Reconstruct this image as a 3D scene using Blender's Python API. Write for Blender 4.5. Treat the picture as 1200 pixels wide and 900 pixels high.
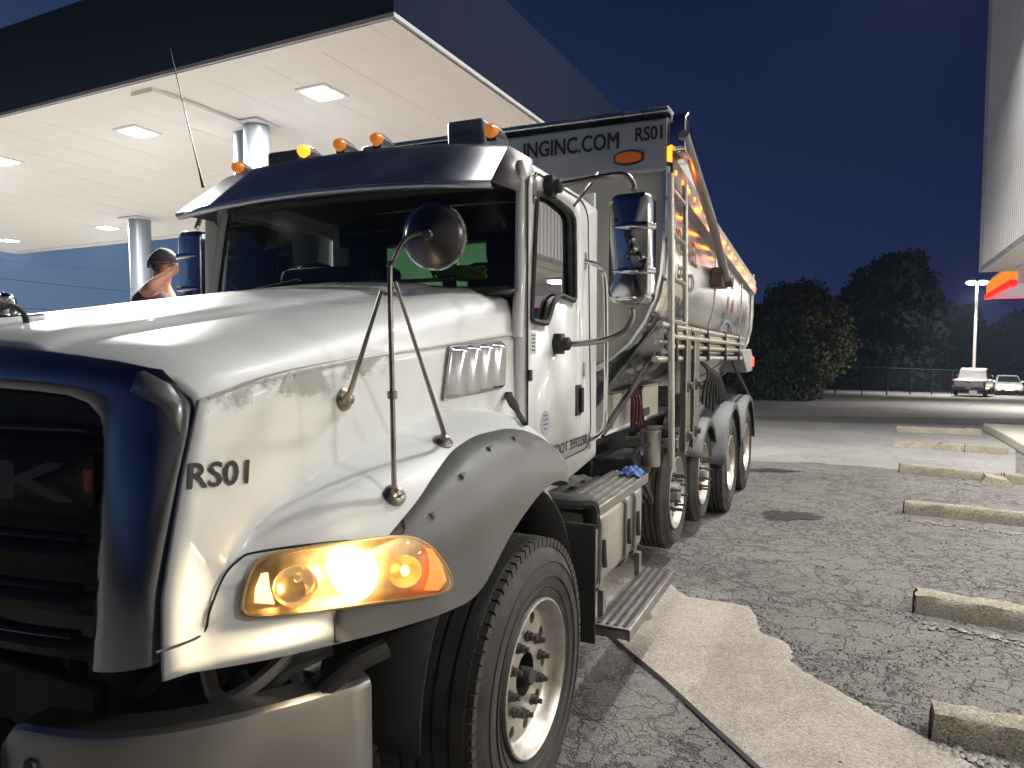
import bpy, bmesh, math, random
import numpy as np
from mathutils import Vector, Matrix
random.seed(7); RNG = np.random.default_rng(7)
for o in list(bpy.data.objects): bpy.data.objects.remove(o)
sc = bpy.context.scene
COL = sc.collection
R = math.radians

# ------------------------------------------------------------------ camera
F, HC, YAW, PIT = 845., 1.785, .4296, .060
cam = bpy.data.cameras.new('camera'); camo = bpy.data.objects.new('camera', cam); COL.objects.link(camo)
cam.sensor_width = 36; cam.lens = 36*F/1200; cam.clip_start = .05; cam.clip_end = 2000
camo.location = (0, 0, HC); camo.rotation_euler = (math.pi/2-PIT, 0, YAW)
sc.camera = camo
# ------------------------------------------------------------------ dusk sky
w = bpy.data.worlds.new('World'); sc.world = w; w.use_nodes = True
nt = w.node_tree; bg = nt.nodes['Background']; wo = nt.nodes['World Output']
sky = nt.nodes.new('ShaderNodeTexSky'); sky.sky_type = 'NISHITA'; sky.sun_disc = False
sky.sun_elevation = R(-1.8); sky.sun_rotation = R(-100); sky.ozone_density = 5; sky.air_density = 1.0
nt.links.new(sky.outputs[0], bg.inputs[0]); bg.inputs[1].default_value = .15
tc = nt.nodes.new('ShaderNodeTexCoord'); sx = nt.nodes.new('ShaderNodeSeparateXYZ')
nt.links.new(tc.outputs['Generated'], sx.inputs[0])
def wmath(op, a, b=None):
    n = nt.nodes.new('ShaderNodeMath'); n.operation = op
    for i, v in enumerate((a, b)):
        if v is None: continue
        if isinstance(v, (int, float)): n.inputs[i].default_value = v
        else: nt.links.new(v, n.inputs[i])
    return n.outputs[0]
zz = wmath('MAXIMUM', sx.outputs[2], 0.)
glow = wmath('POWER', 2.718, wmath('MULTIPLY', zz, -5.5))            # twilight glow low over the horizon
west = wmath('POWER', wmath('SUBTRACT', .5, wmath('MULTIPLY', sx.outputs[0], .5)), 4.2)
mixc = nt.nodes.new('ShaderNodeMix'); mixc.data_type = 'RGBA'
nt.links.new(west, mixc.inputs[0]); mixc.inputs[6].default_value = (.004, .011, .060, 1); mixc.inputs[7].default_value = (.105, .19, .34, 1)
bg2 = nt.nodes.new('ShaderNodeBackground'); nt.links.new(mixc.outputs[2], bg2.inputs[0]); nt.links.new(wmath('ADD', glow, .05), bg2.inputs[1])
add = nt.nodes.new('ShaderNodeAddShader'); nt.links.new(bg.outputs[0], add.inputs[0]); nt.links.new(bg2.outputs[0], add.inputs[1])
nt.links.new(add.outputs[0], wo.inputs[0])
vs = sc.view_settings; vs.view_transform = 'Standard'; vs.look = 'None'; vs.exposure = .2; vs.gamma = 1; vs.use_curve_mapping = False
sc.cycles.use_denoising = True; sc.cycles.max_bounces = 8; sc.cycles.transparent_max_bounces = 12
sc.cycles.caustics_reflective = False; sc.cycles.caustics_refractive = False; sc.cycles.sample_clamp_indirect = 6

# ------------------------------------------------------------------ geometry of the view (for surveying the place)
_fw = np.array([-math.sin(YAW)*math.cos(PIT), math.cos(YAW)*math.cos(PIT), -math.sin(PIT)])
_rt = np.array([math.cos(YAW), math.sin(YAW), 0.]); _up = np.cross(_rt, _fw); _C = np.array([0, 0, HC])
def ray(x, y): return _fw+_rt*(x-600)/F-_up*(y-450)/F
def on(x, y, X=None, Y=None, Z=None):
    d = ray(x, y)
    for i, v in enumerate((X, Y, Z)):
        if v is not None: return tuple(_C+d*(v-_C[i])/d[i])
def depth(x, y, z):
    return tuple(_C+ray(x, y)*z)
def gz(y):
    y = max(y, 5.)
    return -(.0015)*(y-5)**2 if y < 20 else -.3375-.045*(y-20)
def gnd(x, y):
    z = 0.
    for _ in range(40):
        p = on(x, y, Z=z); z = .5*z+.5*gz(p[1])
    p = on(x, y, Z=z)
    return p
ip = lambda x, xs, ys: float(np.interp(x, xs, ys))

# ------------------------------------------------------------------ materials
MATS = {}
def mat(name, col, rough=.5, metal=0., var=.12, scale=4., bump=0., bscale=60., coat=0., spec=.5, emit=None, es=0., col2=None, rvar=.1, alpha=None, stretch=None):
    if name in MATS: return MATS[name]
    m = bpy.data.materials.new(name); m.use_nodes = True; n = m.node_tree; p = n.nodes['Principled BSDF']
    p.inputs['Roughness'].default_value = rough; p.inputs['Metallic'].default_value = metal
    p.inputs['Coat Weight'].default_value = coat; p.inputs['Coat Roughness'].default_value = .05; p.inputs['Specular IOR Level'].default_value = spec
    t = n.nodes.new('ShaderNodeTexCoord'); no = n.nodes.new('ShaderNodeTexNoise'); no.inputs['Scale'].default_value = scale; no.inputs['Detail'].default_value = 2.5 if var < .13 else 6; no.inputs['Roughness'].default_value = .5 if var < .13 else .65
    src = t.outputs['Object']
    if stretch:
        mp = n.nodes.new('ShaderNodeMapping'); mp.inputs['Scale'].default_value = stretch; n.links.new(src, mp.inputs[0]); src = mp.outputs[0]
    n.links.new(src, no.inputs[0])
    rp = n.nodes.new('ShaderNodeValToRGB'); rp.color_ramp.elements[0].position = .25 if var < .13 else .3; rp.color_ramp.elements[1].position = .75 if var < .13 else .7
    c = Vector(col); c2 = Vector(col2) if col2 else c*(1-2*var)
    rp.color_ramp.elements[0].color = (*c2, 1); rp.color_ramp.elements[1].color = (*c, 1)
    n.links.new(no.outputs[0], rp.inputs[0]); n.links.new(rp.outputs[0], p.inputs['Base Color'])
    if rvar:
        mr = n.nodes.new('ShaderNodeMapRange'); mr.inputs[1].default_value = .3; mr.inputs[2].default_value = .7
        mr.inputs[3].default_value = max(0, rough-rvar*.5); mr.inputs[4].default_value = min(1, rough+rvar); n.links.new(no.outputs[0], mr.inputs[0]); n.links.new(mr.outputs[0], p.inputs['Roughness'])
    if bump:
        nb = n.nodes.new('ShaderNodeTexNoise'); nb.inputs['Scale'].default_value = bscale; nb.inputs['Detail'].default_value = 4; n.links.new(src, nb.inputs[0])
        b = n.nodes.new('ShaderNodeBump'); b.inputs['Strength'].default_value = bump; b.inputs['Distance'].default_value = .01
        n.links.new(nb.outputs[0], b.inputs['Height']); n.links.new(b.outputs[0], p.inputs['Normal'])
    if emit: p.inputs['Emission Color'].default_value = (*emit, 1); p.inputs['Emission Strength'].default_value = es
    MATS[name] = m; return m
def glass(name, tint, gloss=1.0, rough=.0):
    if name in MATS: return MATS[name]
    m = bpy.data.materials.new(name); m.use_nodes = True; n = m.node_tree; n.nodes.clear()
    o = n.nodes.new('ShaderNodeOutputMaterial'); mx = n.nodes.new('ShaderNodeMixShader'); tr = n.nodes.new('ShaderNodeBsdfTransparent'); gl = n.nodes.new('ShaderNodeBsdfGlossy'); fr = n.nodes.new('ShaderNodeFresnel')
    tr.inputs[0].default_value = (*tint, 1); gl.inputs['Roughness'].default_value = rough; gl.inputs[0].default_value = (gloss, gloss, gloss, 1); fr.inputs[0].default_value = 1.5
    n.links.new(fr.outputs[0], mx.inputs[0]); n.links.new(tr.outputs[0], mx.inputs[1]); n.links.new(gl.outputs[0], mx.inputs[2]); n.links.new(mx.outputs[0], o.inputs[0])
    MATS[name] = m; return m
def emis(name, col, s):
    return mat(name, [c*.6+.05 for c in col], .3, emit=col, es=s, rvar=0)

WHITE = mat('white_paint', (.72, .72, .70), .28, var=.05, scale=2.2, coat=.55, rvar=.12, bump=.02, bscale=12)
DOORW = mat('cab_white_paint', (.71, .715, .70), .33, var=.03, scale=2.5, coat=.3, rvar=.1)
GREY = mat('grey_plastic', (.15, .146, .143), .50, var=.10, scale=5, bump=.06, bscale=350)
RUB = mat('black_rubber', (.022, .021, .02), .7, var=.2, scale=14, bump=.15, bscale=120, col2=(.035, .033, .031))
TYRE = mat('tyre_rubber', (.030, .028, .026), .78, var=.2, scale=9, bump=.25, bscale=90, col2=(.060, .055, .049))
BLACK = mat('black_metal', (.018, .018, .019), .5, var=.2, scale=8, bump=.1, bscale=80)
CHROME = mat('polished_chrome', (.62, .62, .63), .10, 1., var=.06, scale=6, rvar=.07)
STAIN = mat('brushed_stainless', (.58, .57, .55), .24, 1., var=.12, scale=3, rvar=.14, bump=.05, bscale=10, stretch=(1, .15, 1))
DKSTEEL = mat('worn_dark_steel', (.13, .12, .11), .5, .7, var=.25, scale=12, bump=.15, bscale=60)
MIRST = mat('mirror_post_steel', (.30, .27, .24), .32, 1., var=.2, scale=20)
ALU = mat('dull_aluminium', (.46, .44, .41), .38, .85, var=.2, scale=8, bump=.08, bscale=50, col2=(.27, .25, .23))
WHEEL = mat('wheel_aluminium', (.66, .62, .57), .36, .75, var=.16, scale=9, bump=.04, bscale=40, col2=(.40, .36, .31))
CREAM = mat('cream_paint', (.58, .55, .46), .5, var=.1, scale=3, bump=.05, bscale=30)
TANKM = mat('dirty_tank_aluminium', (.50, .47, .42), .42, .55, var=.25, scale=5, col2=(.20, .18, .16), bump=.08, bscale=40, stretch=(1, 1, .35))
FRAME = mat('frame_black', (.016, .015, .014), .65, var=.2, scale=6)
POLY = mat('grey_poly_guard', (.16, .165, .17), .5, var=.25, scale=6, bump=.1, bscale=60)
TAUPE = mat('taupe_steel', (.155, .135, .115), .55, .3, var=.22, scale=9, bump=.1, bscale=50)
LETTER = mat('black_vinyl_letters', (.012, .012, .013), .4, var=.05)
RED = mat('red_paint', (.36, .03, .03), .45, var=.2, scale=10)
HOSE = mat('grey_hose', (.085, .085, .085), .55, var=.25, scale=20)
AMBER = emis('amber_lit_lens', (1., .30, .015), 2.4)
AMBERD = mat('amber_dim_glow_lens', (.55, .16, .02), .25, var=.15, emit=(1., .3, .02), es=.35)  # dim lens with a faint glow put into the material
AMBERL = emis('amber_led', (1., .24, .012), 2.6)
REDL = emis('red_led', (1., .05, .03), 4.)
WGLASS = glass('windscreen_glass', (.62, .68, .66), 1.0)
DGLASS = glass('door_glass', (.50, .54, .52), .55)
GGLASS = glass('green_rear_glass', (.60, .92, .66), .3)
LENS = glass('clear_lens', (.96, .93, .86), .8)
INT = mat('dark_cab_trim', (.038, .041, .05), .75, var=.2)

# ------------------------------------------------------------------ mesh builder
class MB:
    def __init__(s): s.v = []; s.f = []; s.m = []
    def add(s, v, f, mi=0):
        b = len(s.v); s.v += [tuple(map(float, p)) for p in v]; s.f += [tuple(b+i for i in q) for q in f]; s.m += [mi]*len(f); return s
    def box(s, c, d, rot=None, mi=0):
        hx, hy, hz = d[0]/2, d[1]/2, d[2]/2
        v = [Vector((x, y, z)) for x in (-hx, hx) for y in (-hy, hy) for z in (-hz, hz)]
        if rot is not None: v = [rot @ p for p in v]
        v = [p+Vector(c) for p in v]
        return s.add(v, [(0, 1, 3, 2), (4, 6, 7, 5), (0, 4, 5, 1), (2, 3, 7, 6), (0, 2, 6, 4), (1, 5, 7, 3)], mi)
    def tube(s, pts, r, n=8, caps=True, mi=0, flat=None):
        P = [Vector(p) for p in pts]; k = len(P); rr = r if isinstance(r, (list, tuple)) else [r]*k
        T = [(P[min(i+1, k-1)]-P[max(i-1, 0)]).normalized() for i in range(k)]
        a = Vector((0, 0, 1)) if abs(T[0].z) < .9 else Vector((1, 0, 0))
        U = (a-T[0]*a.dot(T[0])).normalized(); v = []
        for i in range(k):
            U = (U-T[i]*U.dot(T[i])).normalized(); W = T[i].cross(U)
            for j in range(n):
                t = 2*math.pi*j/n
                v.append(P[i]+(U*math.cos(t)*(flat or 1)+W*math.sin(t))*rr[i])
        f = [(i*n+j, i*n+(j+1) % n, (i+1)*n+(j+1) % n, (i+1)*n+j) for i in range(k-1) for j in range(n)]
        if caps: f += [tuple(range(n-1, -1, -1)), tuple((k-1)*n+j for j in range(n))]
        return s.add(v, f, mi)
    def lathe(s, prof, o, ax=(1, 0, 0), n=32, closed=False, mi=0):
        A = Vector(ax).normalized(); a = Vector((0, 0, 1)) if abs(A.z) < .9 else Vector((0, 1, 0)); U = (a-A*a.dot(A)).normalized(); W = A.cross(U); O = Vector(o); v = []
        for h, r in prof:
            for j in range(n):
                t = 2*math.pi*j/n; v.append(O+A*h+(U*math.cos(t)+W*math.sin(t))*r)
        k = len(prof); f = [(i*n+j, (i+1)*n+j, (i+1)*n+(j+1) % n, i*n+(j+1) % n) for i in range(k-1) for j in range(n)]
        if not closed:
            if prof[0][1] > 1e-4: f.append(tuple(range(n)))
            if prof[-1][1] > 1e-4: f.append(tuple((k-1)*n+j for j in range(n-1, -1, -1)))
        return s.add(v, f, mi)
    def prism(s, poly, ext, mi=0):
        P = [Vector(p) for p in poly]; E = Vector(ext); k = len(P)
        return s.add(P+[p+E for p in P], [tuple(range(k)), tuple(range(2*k-1, k-1, -1))]+[(i, i+k, (i+1) % k+k, (i+1) % k) for i in range(k)], mi)
    def grid(s, rows, mi=0, flip=False):
        k = len(rows[0]); v = [p for r in rows for p in r]
        f = [(i*k+j, i*k+j+1, (i+1)*k+j+1, (i+1)*k+j) for i in range(len(rows)-1) for j in range(k-1)]
        if flip: f = [q[::-1] for q in f]
        return s.add(v, f, mi)
    def build(s, name, mats, parent=None, bevel=0, ang=40, solid=0, sub=0, seg=2, offs=1, fix=True):
        me = bpy.data.meshes.new(name); V = np.array(s.v); c = (V.min(0)+V.max(0))/2
        me.from_pydata((V-c).tolist(), [], s.f)
        if fix:
            bm = bmesh.new(); bm.from_mesh(me); bmesh.ops.recalc_face_normals(bm, faces=bm.faces); bm.to_mesh(me); bm.free()
        mats = mats if isinstance(mats, (list, tuple)) else [mats]
        for m in mats: me.materials.append(m)
        if len(mats) > 1: me.polygons.foreach_set('material_index', s.m)
        me.polygons.foreach_set('use_smooth', [True]*len(me.polygons)); me.set_sharp_from_angle(angle=R(ang))
        o = bpy.data.objects.new(name, me); COL.objects.link(o)
        o.location = Vector(c)-wl(parent)
        if parent: o.parent = parent
        if solid: q = o.modifiers.new('solid', 'SOLIDIFY'); q.thickness = solid; q.offset = offs
        if sub: q = o.modifiers.new('sub', 'SUBSURF'); q.levels = q.render_levels = sub
        if bevel: q = o.modifiers.new('bevel', 'BEVEL'); q.width = bevel; q.segments = seg; q.limit_method = 'ANGLE'; q.angle_limit = R(35); q.harden_normals = False
        return o
def wl(o):
    v = Vector((0, 0, 0))
    while o is not None: v = v+o.location; o = o.parent
    return v
def tag(o, label=None, cat=None, group=None, kind=None):
    for k, v in (('label', label), ('category', cat), ('group', group), ('kind', kind)):
        if v: o[k] = v
    return o
def thing(name, loc, label=None, cat=None, group=None, parent=None):
    o = bpy.data.objects.new(name, None); COL.objects.link(o); o.empty_display_size = .2
    o.location = Vector(loc)-wl(parent)
    if parent: o.parent = parent
    return tag(o, label, cat, group)
def copy_tree(o, parent, loc=None, rot=None):
    c = o.copy(); COL.objects.link(c); c.parent = parent
    if loc is not None: c.location = Vector(loc)-wl(parent)
    if rot is not None: c.rotation_euler = rot
    for ch in list(o.children): copy_tree(ch, c)
    return c
def smooth_pts(pts, n=6):
    P = [Vector(p) for p in pts]; P = [P[0]*2-P[1]]+P+[P[-1]*2-P[-2]]; out = []
    for i in range(1, len(P)-2):
        for k in range(n):
            t = k/n; a, b, c, d = P[i-1:i+3]
            out.append(.5*((2*b)+(c-a)*t+(2*a-5*b+4*c-d)*t*t+(3*b-a-3*c+d)*t**3))
    out.append(P[-2]); return out
def text(name, body, o, right, up, width, m, parent, height=None, ext=.0015, shear=0, spacing=1.0, bold=0.):
    """flat vinyl lettering: lower left corner at o, fitted to a width (and height)"""
    cu = bpy.data.curves.new(name, 'FONT'); cu.body = body; cu.size = 1; cu.extrude = 0; cu.space_character = spacing; cu.resolution_u = 3; cu.shear = shear
    t = bpy.data.objects.new(name, cu); me = bpy.data.meshes.new_from_object(t); bpy.data.objects.remove(t); bpy.data.curves.remove(cu)
    n = len(me.vertices); a = np.zeros(n*3); me.vertices.foreach_get('co', a); a = a.reshape(n, 3); a -= a.min(0); W, Hh = a[:, 0].max(), a[:, 1].max()
    sxx = width/W; syy = (height/Hh) if height else sxx
    r = Vector(right).normalized(); u = Vector(up); u = (u-r*u.dot(r)).normalized(); nn = r.cross(u); O = Vector(o)
    mb = MB(); F_ = [tuple(p.vertices) for p in me.polygons]; bh = bold*.9*Hh*syy
    for k, (ox, oy_) in enumerate([(0, 0)]+([(bh, 0), (-bh, 0), (0, bh), (0, -bh), (bh*.7, bh*.7), (-bh*.7, -bh*.7)] if bold else [])):
        mb.add([O+r*(p[0]*sxx+ox)+u*(p[1]*syy+oy_)+nn*(ext-.00012*k) for p in a], F_)
    bpy.data.meshes.remove(me)
    return mb.build(name, m, parent, fix=False)
def rbox(c, d): return MB().box(c, d)

# ================================================================== THE TRUCK
XC = -2.22                                   # centre line of the truck
TR = thing('dump_truck', (XC, 2.45, 0), 'white dump truck with polished steel body, chrome grille and lit headlight', 'dump truck')

# ---- hood: the side is a height field X = XC + side(Y, z)
ZCR = ([1.2, 1.39, 1.8, 2.35, 2.93], [1.65, 1.70, 1.738, 1.775, 1.815])
ZJ = ([1.0, 1.18, 1.36, 1.62, 1.92, 2.3, 2.57, 2.93], [.86, 1.14, 1.334, 1.423, 1.483, 1.532, 1.522, 1.42])
WB = ([1.02, 1.15, 1.3, 1.5, 1.75, 2.0, 2.3, 2.6, 2.70, 2.76, 2.80, 2.84, 2.93], [0., .055, .12, .20, .27, .312, .33, .335, .325, .24, .10, .01, 0.])
ZB = ([1.05, 1.2, 1.4, 1.6, 1.75, 1.9, 1.97, 2.06, 2.14, 2.23, 2.33, 2.43, 2.5, 2.57, 2.66, 2.75, 2.85, 2.93],
      [1.05, 1.045, 1.025, 1.005, .995, .99, 1.015, 1.084, 1.14, 1.185, 1.225, 1.25, 1.254, 1.25, 1.225, 1.185, 1.12, 1.06])
ZC = ([1.45, 1.52, 1.66, 1.85, 2.0, 2.19, 2.4, 2.55, 2.66, 2.72, 2.76], [1.17, 1.20, 1.283, 1.375, 1.43, 1.462, 1.464, 1.435, 1.375, 1.30, 1.22])
def _smooth(t, wd=.14):
    xs = np.linspace(t[0][0], t[0][-1], 400); ys = np.interp(xs, *t); k = max(3, int(wd/(xs[1]-xs[0]))); pad = np.concatenate([np.full(k, ys[0])+(ys[1]-ys[0])*np.arange(-k, 0), ys, np.full(k, ys[-1])+(ys[-1]-ys[-2])*np.arange(1, k+1)])
    for _ in range(2): pad = np.convolve(pad, np.ones(k)/k, 'same')
    return (xs, pad[k:-k])
ZCR, ZJ, WB, ZC = _smooth(ZCR, .2), _smooth(ZJ, .2), _smooth(WB, .07), _smooth(ZC, .10)
ZB = _smooth(ZB, .05)
def side(Y, z):
    q = (ip(Y, *ZJ)-z)/.26; q = min(max(q, 0), 1)
    base = .885+.012*min(max((1.7-z)/.5, 0), 1)+.012*min(max((Y-1.2)/1.7, 0), 1)
    return base+ip(Y, *WB)*(1-(1-q)**2)**.62
def hs(Y, z, off=0., s=1): return (XC+s*(side(Y, z)+off), Y, z)
def onhood(px, py, off=0.):
    d = ray(px, py); lo = None
    for k in range(1200):
        t = 1.0+k*.0025; p = _C+d*t
        if 1.0 < p[1] < 3. and p[0]-(XC+side(p[1], p[2])+off) < 0:
            lo, hi = t-.0025, t
            for _ in range(14):
                m_ = (lo+hi)/2; q = _C+d*m_
                if q[0]-(XC+side(q[1], q[2])+off) < 0: hi = m_
                else: lo = m_
            return _C+d*hi
    return p
def yfs(z): return ip(z, [.9, 1.10, 1.23, 1.48, 1.65, 1.75], [1.075, 1.075, 1.08, 1.145, 1.2, 1.2])
def yofs(Y0, z):
    t = (Y0-1.2)/1.73
    return Y0+(yfs(z)-1.2)*max(0, 1-t)**6
def hood_top(u, t):
    """u 0 centre .. 1 crease, t 0 nose .. 1 cowl"""
    U = [0, .25, .47, .50, .53, .70, .82, .91, .97, 1.0]
    xf = ip(u, U, [0, .20, .385, .42, .45, .62, .745, .825, .868, .885]); zf = ip(u, U, [1.815, 1.81, 1.80, 1.792, 1.775, 1.762, 1.742, 1.715, 1.685, 1.65])
    xr = ip(u, U, [0, .20, .46, .495, .53, .70, .80, .865, .893, .909]); zr = ip(u, U, [2.062, 2.06, 2.048, 2.04, 2.028, 2.02, 2.002, 1.962, 1.895, 1.815])
    yf = 1.11+.09*u**3; yr = 2.80+.13*u**2
    Y = yf+(yr-yf)*t; k = t+.03*math.sin(math.pi*t)
    z = zf+(zr-zf)*k
    if u > .97: z = z*(1-(u-.97)/.03)+ip(Y, *ZCR)*(u-.97)/.03
    nose = max(0, 1-t/.07)
    return xf+(xr-xf)*t, Y, z-.028*nose**2
mb = MB(); TS = [0, .012, .03, .05, .08, .12, .17, .23, .3, .38, .46, .54, .62, .7, .78, .86, .93, 1.]
US = [0, .12, .25, .36, .44, .47, .485, .50, .515, .53, .56, .62, .70, .76, .82, .865, .91, .94, .97, .985, 1.0]
for s in (1, -1):
    mb.grid([[(XC+s*x, y, z) for x, y, z in (hood_top(u, t) for u in US)] for t in TS])
    YS = [1.2+1.73*k/44 for k in range(45)]; rows = []
    for Y0 in YS:
        z0 = ip(Y0, *ZCR); zj = min(ip(Y0, *ZJ), z0-.05); zb = ip(Y0, *ZB); r = []
        if 1.53 < Y0 < 2.74: zb = max(zb, ip(Y0, *ZC)-.06)
        zs = [z0+(zj-z0)*k/7 for k in range(8)] if zj > zb else [z0+(zb-z0)*k/7 for k in range(8)]
        zz0 = max(zj, zb+.001); zs += [zz0-(zz0-zb)*(k/14)**2 for k in range(1, 15)]
        rows.append([(XC+s*side(yofs(Y0, z), z), yofs(Y0, z), z) for z in zs])
    mb.grid(rows)
hood = mb.build('hood', None or mat('hood_paint', (.69, .70, .69), .40, var=.015, scale=2.2, coat=.16, rvar=.05, bump=.012, bscale=9), TR, ang=50, solid=.012, offs=-1)
# flare: grey plastic wheel arch, 6 mm proud of the white fender
for s in (1, -1):
    mb = MB(); rows = []
    for k in range(57):
        Y = 1.43+1.315*k/56; zc = ip(Y, *ZC); zb = ip(Y, *ZB); zb = min(zb, zc-.005); r = []
        for j in range(11):
            z = zc+(zb-zc)*j/10; off = .008+.008*math.sin(math.pi*min(1, j/6))
            r.append((XC+s*(side(Y, z)+off*(1 if j else .0)), Y, z))
        x, y, z = r[-1]; r.append((x-s*.05, y, z+.004)); r.append((x-s*.09, y, z+.02)); rows.append(r)
    mb.grid(rows); fl_ = mb.build('fender_flare', GREY, TR, ang=50, solid=.010, offs=-1)
    if s > 0: flare = fl_
# little moulded bolt pockets along the flare
for px, py in ((507, 604), (541, 558), (573, 526), (602, 514)):
    p = Vector(onhood(px, py, .016)); mb = MB()
    d = Vector((0, .026, .008)); n = Vector((.8, -.1, .6)).normalized(); wv = d.cross(n).normalized()*.012
    mb.add([p-d*.2-wv, p-d*.2+wv, p+d*1.2, p-d*.1+n*.007-wv*.4, p-d*.1+n*.007+wv*.4], [(0, 1, 4, 3), (1, 2, 4), (2, 0, 3), (2, 3, 4), (0, 2, 1)])
    tag(mb.build('bolt_pocket', mat('pocket_shadow_grey', (.12, .115, .112), .55), flare, ang=20))
# inner wheel wells
for s in (1, -1):
    mb = MB(); prof = [(math.cos(a)*.66, math.sin(a)*.66) for a in np.linspace(-.15, math.pi+.05, 24)]
    mb.grid([[(XC+s*1.10, 2.46+c*1.02, .575+d*.98), (XC+s*.72, 2.46+c*1.02, .575+d*.98)] for c, d in prof])
    mb.grid([[(XC+s*.72, 2.46+c*1.02, .575+d*.98), (XC+s*.70, 2.46, .575)] for c, d in prof])
    mb.build('wheel_well', FRAME, TR, solid=.008)
    mb = MB(); mb.grid([[(XC+s*x, 2.46+.71*math.cos(a), .575+.69*math.sin(a)) for a in np.linspace(R(56), R(-4), 12)] for x in (.86, .95, 1.04, 1.06)])
    mb.grid([[(XC+s*1.06, 2.46+.71*math.cos(a)-d, .575+.69*math.sin(a)) for a in np.linspace(R(56), R(-4), 12)] for d in (0, .035)]); mb.build('fender_tail', mat('fender_tail_grey', (.30, .29, .28), .5), TR, solid=.01)
    mb = MB(); mb.box((XC+s*1.05, 3.13, .66), (.32, .012, .56)); mb.build('mud_flap', RUB, TR, bevel=.004)
# seam between hood side and headlight panel
seam = [(183, 765), (236, 744), (246, 715), (262, 676), (280, 656), (300, 647), (380, 636), (466, 628), (474, 607)]
mb = MB(); mb.tube(smooth_pts([Vector(onhood(x, y, .0085)) for x, y in seam], 5), .0030, 5); mb.build('panel_seam', LETTER, hood)
cr = [hs(yofs(Y, ip(Y, *ZCR)), ip(Y, *ZCR)-.002, .0008) for Y in np.linspace(1.22, 2.9, 30)]
mb = MB(); mb.tube(cr, .0035, 5); mb.build('hood_crease_trim', mat('crease_trim', (.42, .41, .38), .4), hood)
# ghost of peeled decal stripe below the crease
def peel_mat():
    m = bpy.data.materials.new('peeled_decal'); m.use_nodes = True; n = m.node_tree; p = n.nodes['Principled BSDF']; p.inputs['Base Color'].default_value = (.43, .425, .41, 1); p.inputs['Roughness'].default_value = .6
    t = n.nodes.new('ShaderNodeTexCoord'); a = n.nodes.new('ShaderNodeTexNoise'); a.inputs['Scale'].default_value = 26; a.inputs['Detail'].default_value = 8; a.inputs['Roughness'].default_value = .75; n.links.new(t.outputs['Object'], a.inputs[0])
    b = n.nodes.new('ShaderNodeTexNoise'); b.inputs['Scale'].default_value = 5; n.links.new(t.outputs['Object'], b.inputs[0])
    ad = n.nodes.new('ShaderNodeMath'); ad.operation = 'ADD'; n.links.new(a.outputs[0], ad.inputs[0]); n.links.new(b.outputs[0], ad.inputs[1])
    r = n.nodes.new('ShaderNodeMapRange'); r.inputs[1].default_value = .93; r.inputs[2].default_value = 1.01; r.inputs[4].default_value = .75; n.links.new(ad.outputs[0], r.inputs[0])
    fr = n.nodes.new('ShaderNodeAttribute'); fr.attribute_name = 'fade'
    ml = n.nodes.new('ShaderNodeMath'); ml.operation = 'MULTIPLY_ADD'; ml.inputs[1].default_value = .32; ml.inputs[2].default_value = -.315; n.links.new(fr.outputs['Fac'], ml.inputs[0]); a2 = n.nodes.new('ShaderNodeMath'); a2.operation = 'ADD'; n.links.new(ad.outputs[0], a2.inputs[0]); n.links.new(ml.outputs[0], a2.inputs[1]); n.links.new(a2.outputs[0], r.inputs[0])
    n.links.new(r.outputs[0], p.inputs['Alpha']); return m
mb = MB(); rows = []; fade = []
for Y in np.linspace(1.215, 2.15, 70):
    z0 = ip(Y, *ZCR)-.006
    rows.append([hs(yofs(Y, z0-.11*k/8), z0-.11*k/8, .0045) for k in range(9)]); fade += [min(1, (8-k)/8*1.6)*ip(Y, [1.215, 1.3, 1.7, 1.95, 2.15], [.55, .95, .9, .45, .0]) for k in range(9)]
mb.grid(rows); pd_ = mb.build('peeled_decal', peel_mat(), hood, fix=False); at = pd_.data.attributes.new('fade', 'FLOAT', 'POINT'); at.data.foreach_set('value', fade)
# fleet number on the hood side
p0 = Vector(on(219, 573, X=XC+.902)); p1 = Vector(on(289, 566, X=XC+.902)); pu = Vector(on(219, 542, X=XC+.902))
def hood_text():
    a = Vector(onhood(219, 573)); b = Vector(onhood(289, 566)); c = Vector(onhood(219, 541))
    r = (b-a).normalized(); n_ = r.cross(Vector((0, 0, 1))).normalized()
    return text('fleet_number', 'RS01', a+n_*.003, r, Vector((0, 0, 1)), (b-a).length, LETTER, hood, height=(c-a).length*.93, ext=.0015, bold=.035)
hood_text()
# side vent with four chrome louvres
va, vb, vc_, vd = [Vector(onhood(x, y, .006)) for x, y in ((519, 468), (584, 455), (586, 401), (526, 407))]
vent = MB().tube([va, vb, vc_, vd, va], .007, 6).build('side_vent', CHROME, hood)
mb = MB(); mb.add([va, vb, vc_, vd], [(0, 1, 2, 3)]); mb.build('vent_backing', mat('vent_shadow', (.05, .05, .055), .5, .6), vent)
for k in range(4):
    rows = []
    for t in (0, .15, .5, .8, .95, 1.):
        q = (k+t)/4; lo = va.lerp(vb, q); hi = vd.lerp(vc_, q); off = Vector((.035*math.sin(min(t, .95)*math.pi*.55)*(1 if t < 1 else .1), 0, 0))
        rows.append([lo+off*.5, lo+off+(hi-lo)*.08, lo+off+(hi-lo)*.9, hi+off*.45])
    MB().grid(rows).build('louver', mat('louver_chrome', (.34, .34, .36), .2, 1., var=.06), vent, ang=30, solid=.003)
# hood latch, rubber
a, b = Vector(onhood(596, 464, .02)), Vector(onhood(615, 497, .03)); mb = MB(); mb.tube([a, a.lerp(b, .35), a.lerp(b, .55), b], [.020, .022, .012, .014], 8, flat=.6); mb.lathe([(-.012, .018), (.012, .018)], a, (1, 0, 0), 12); mb.build('hood_latch', RUB, hood)
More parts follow.
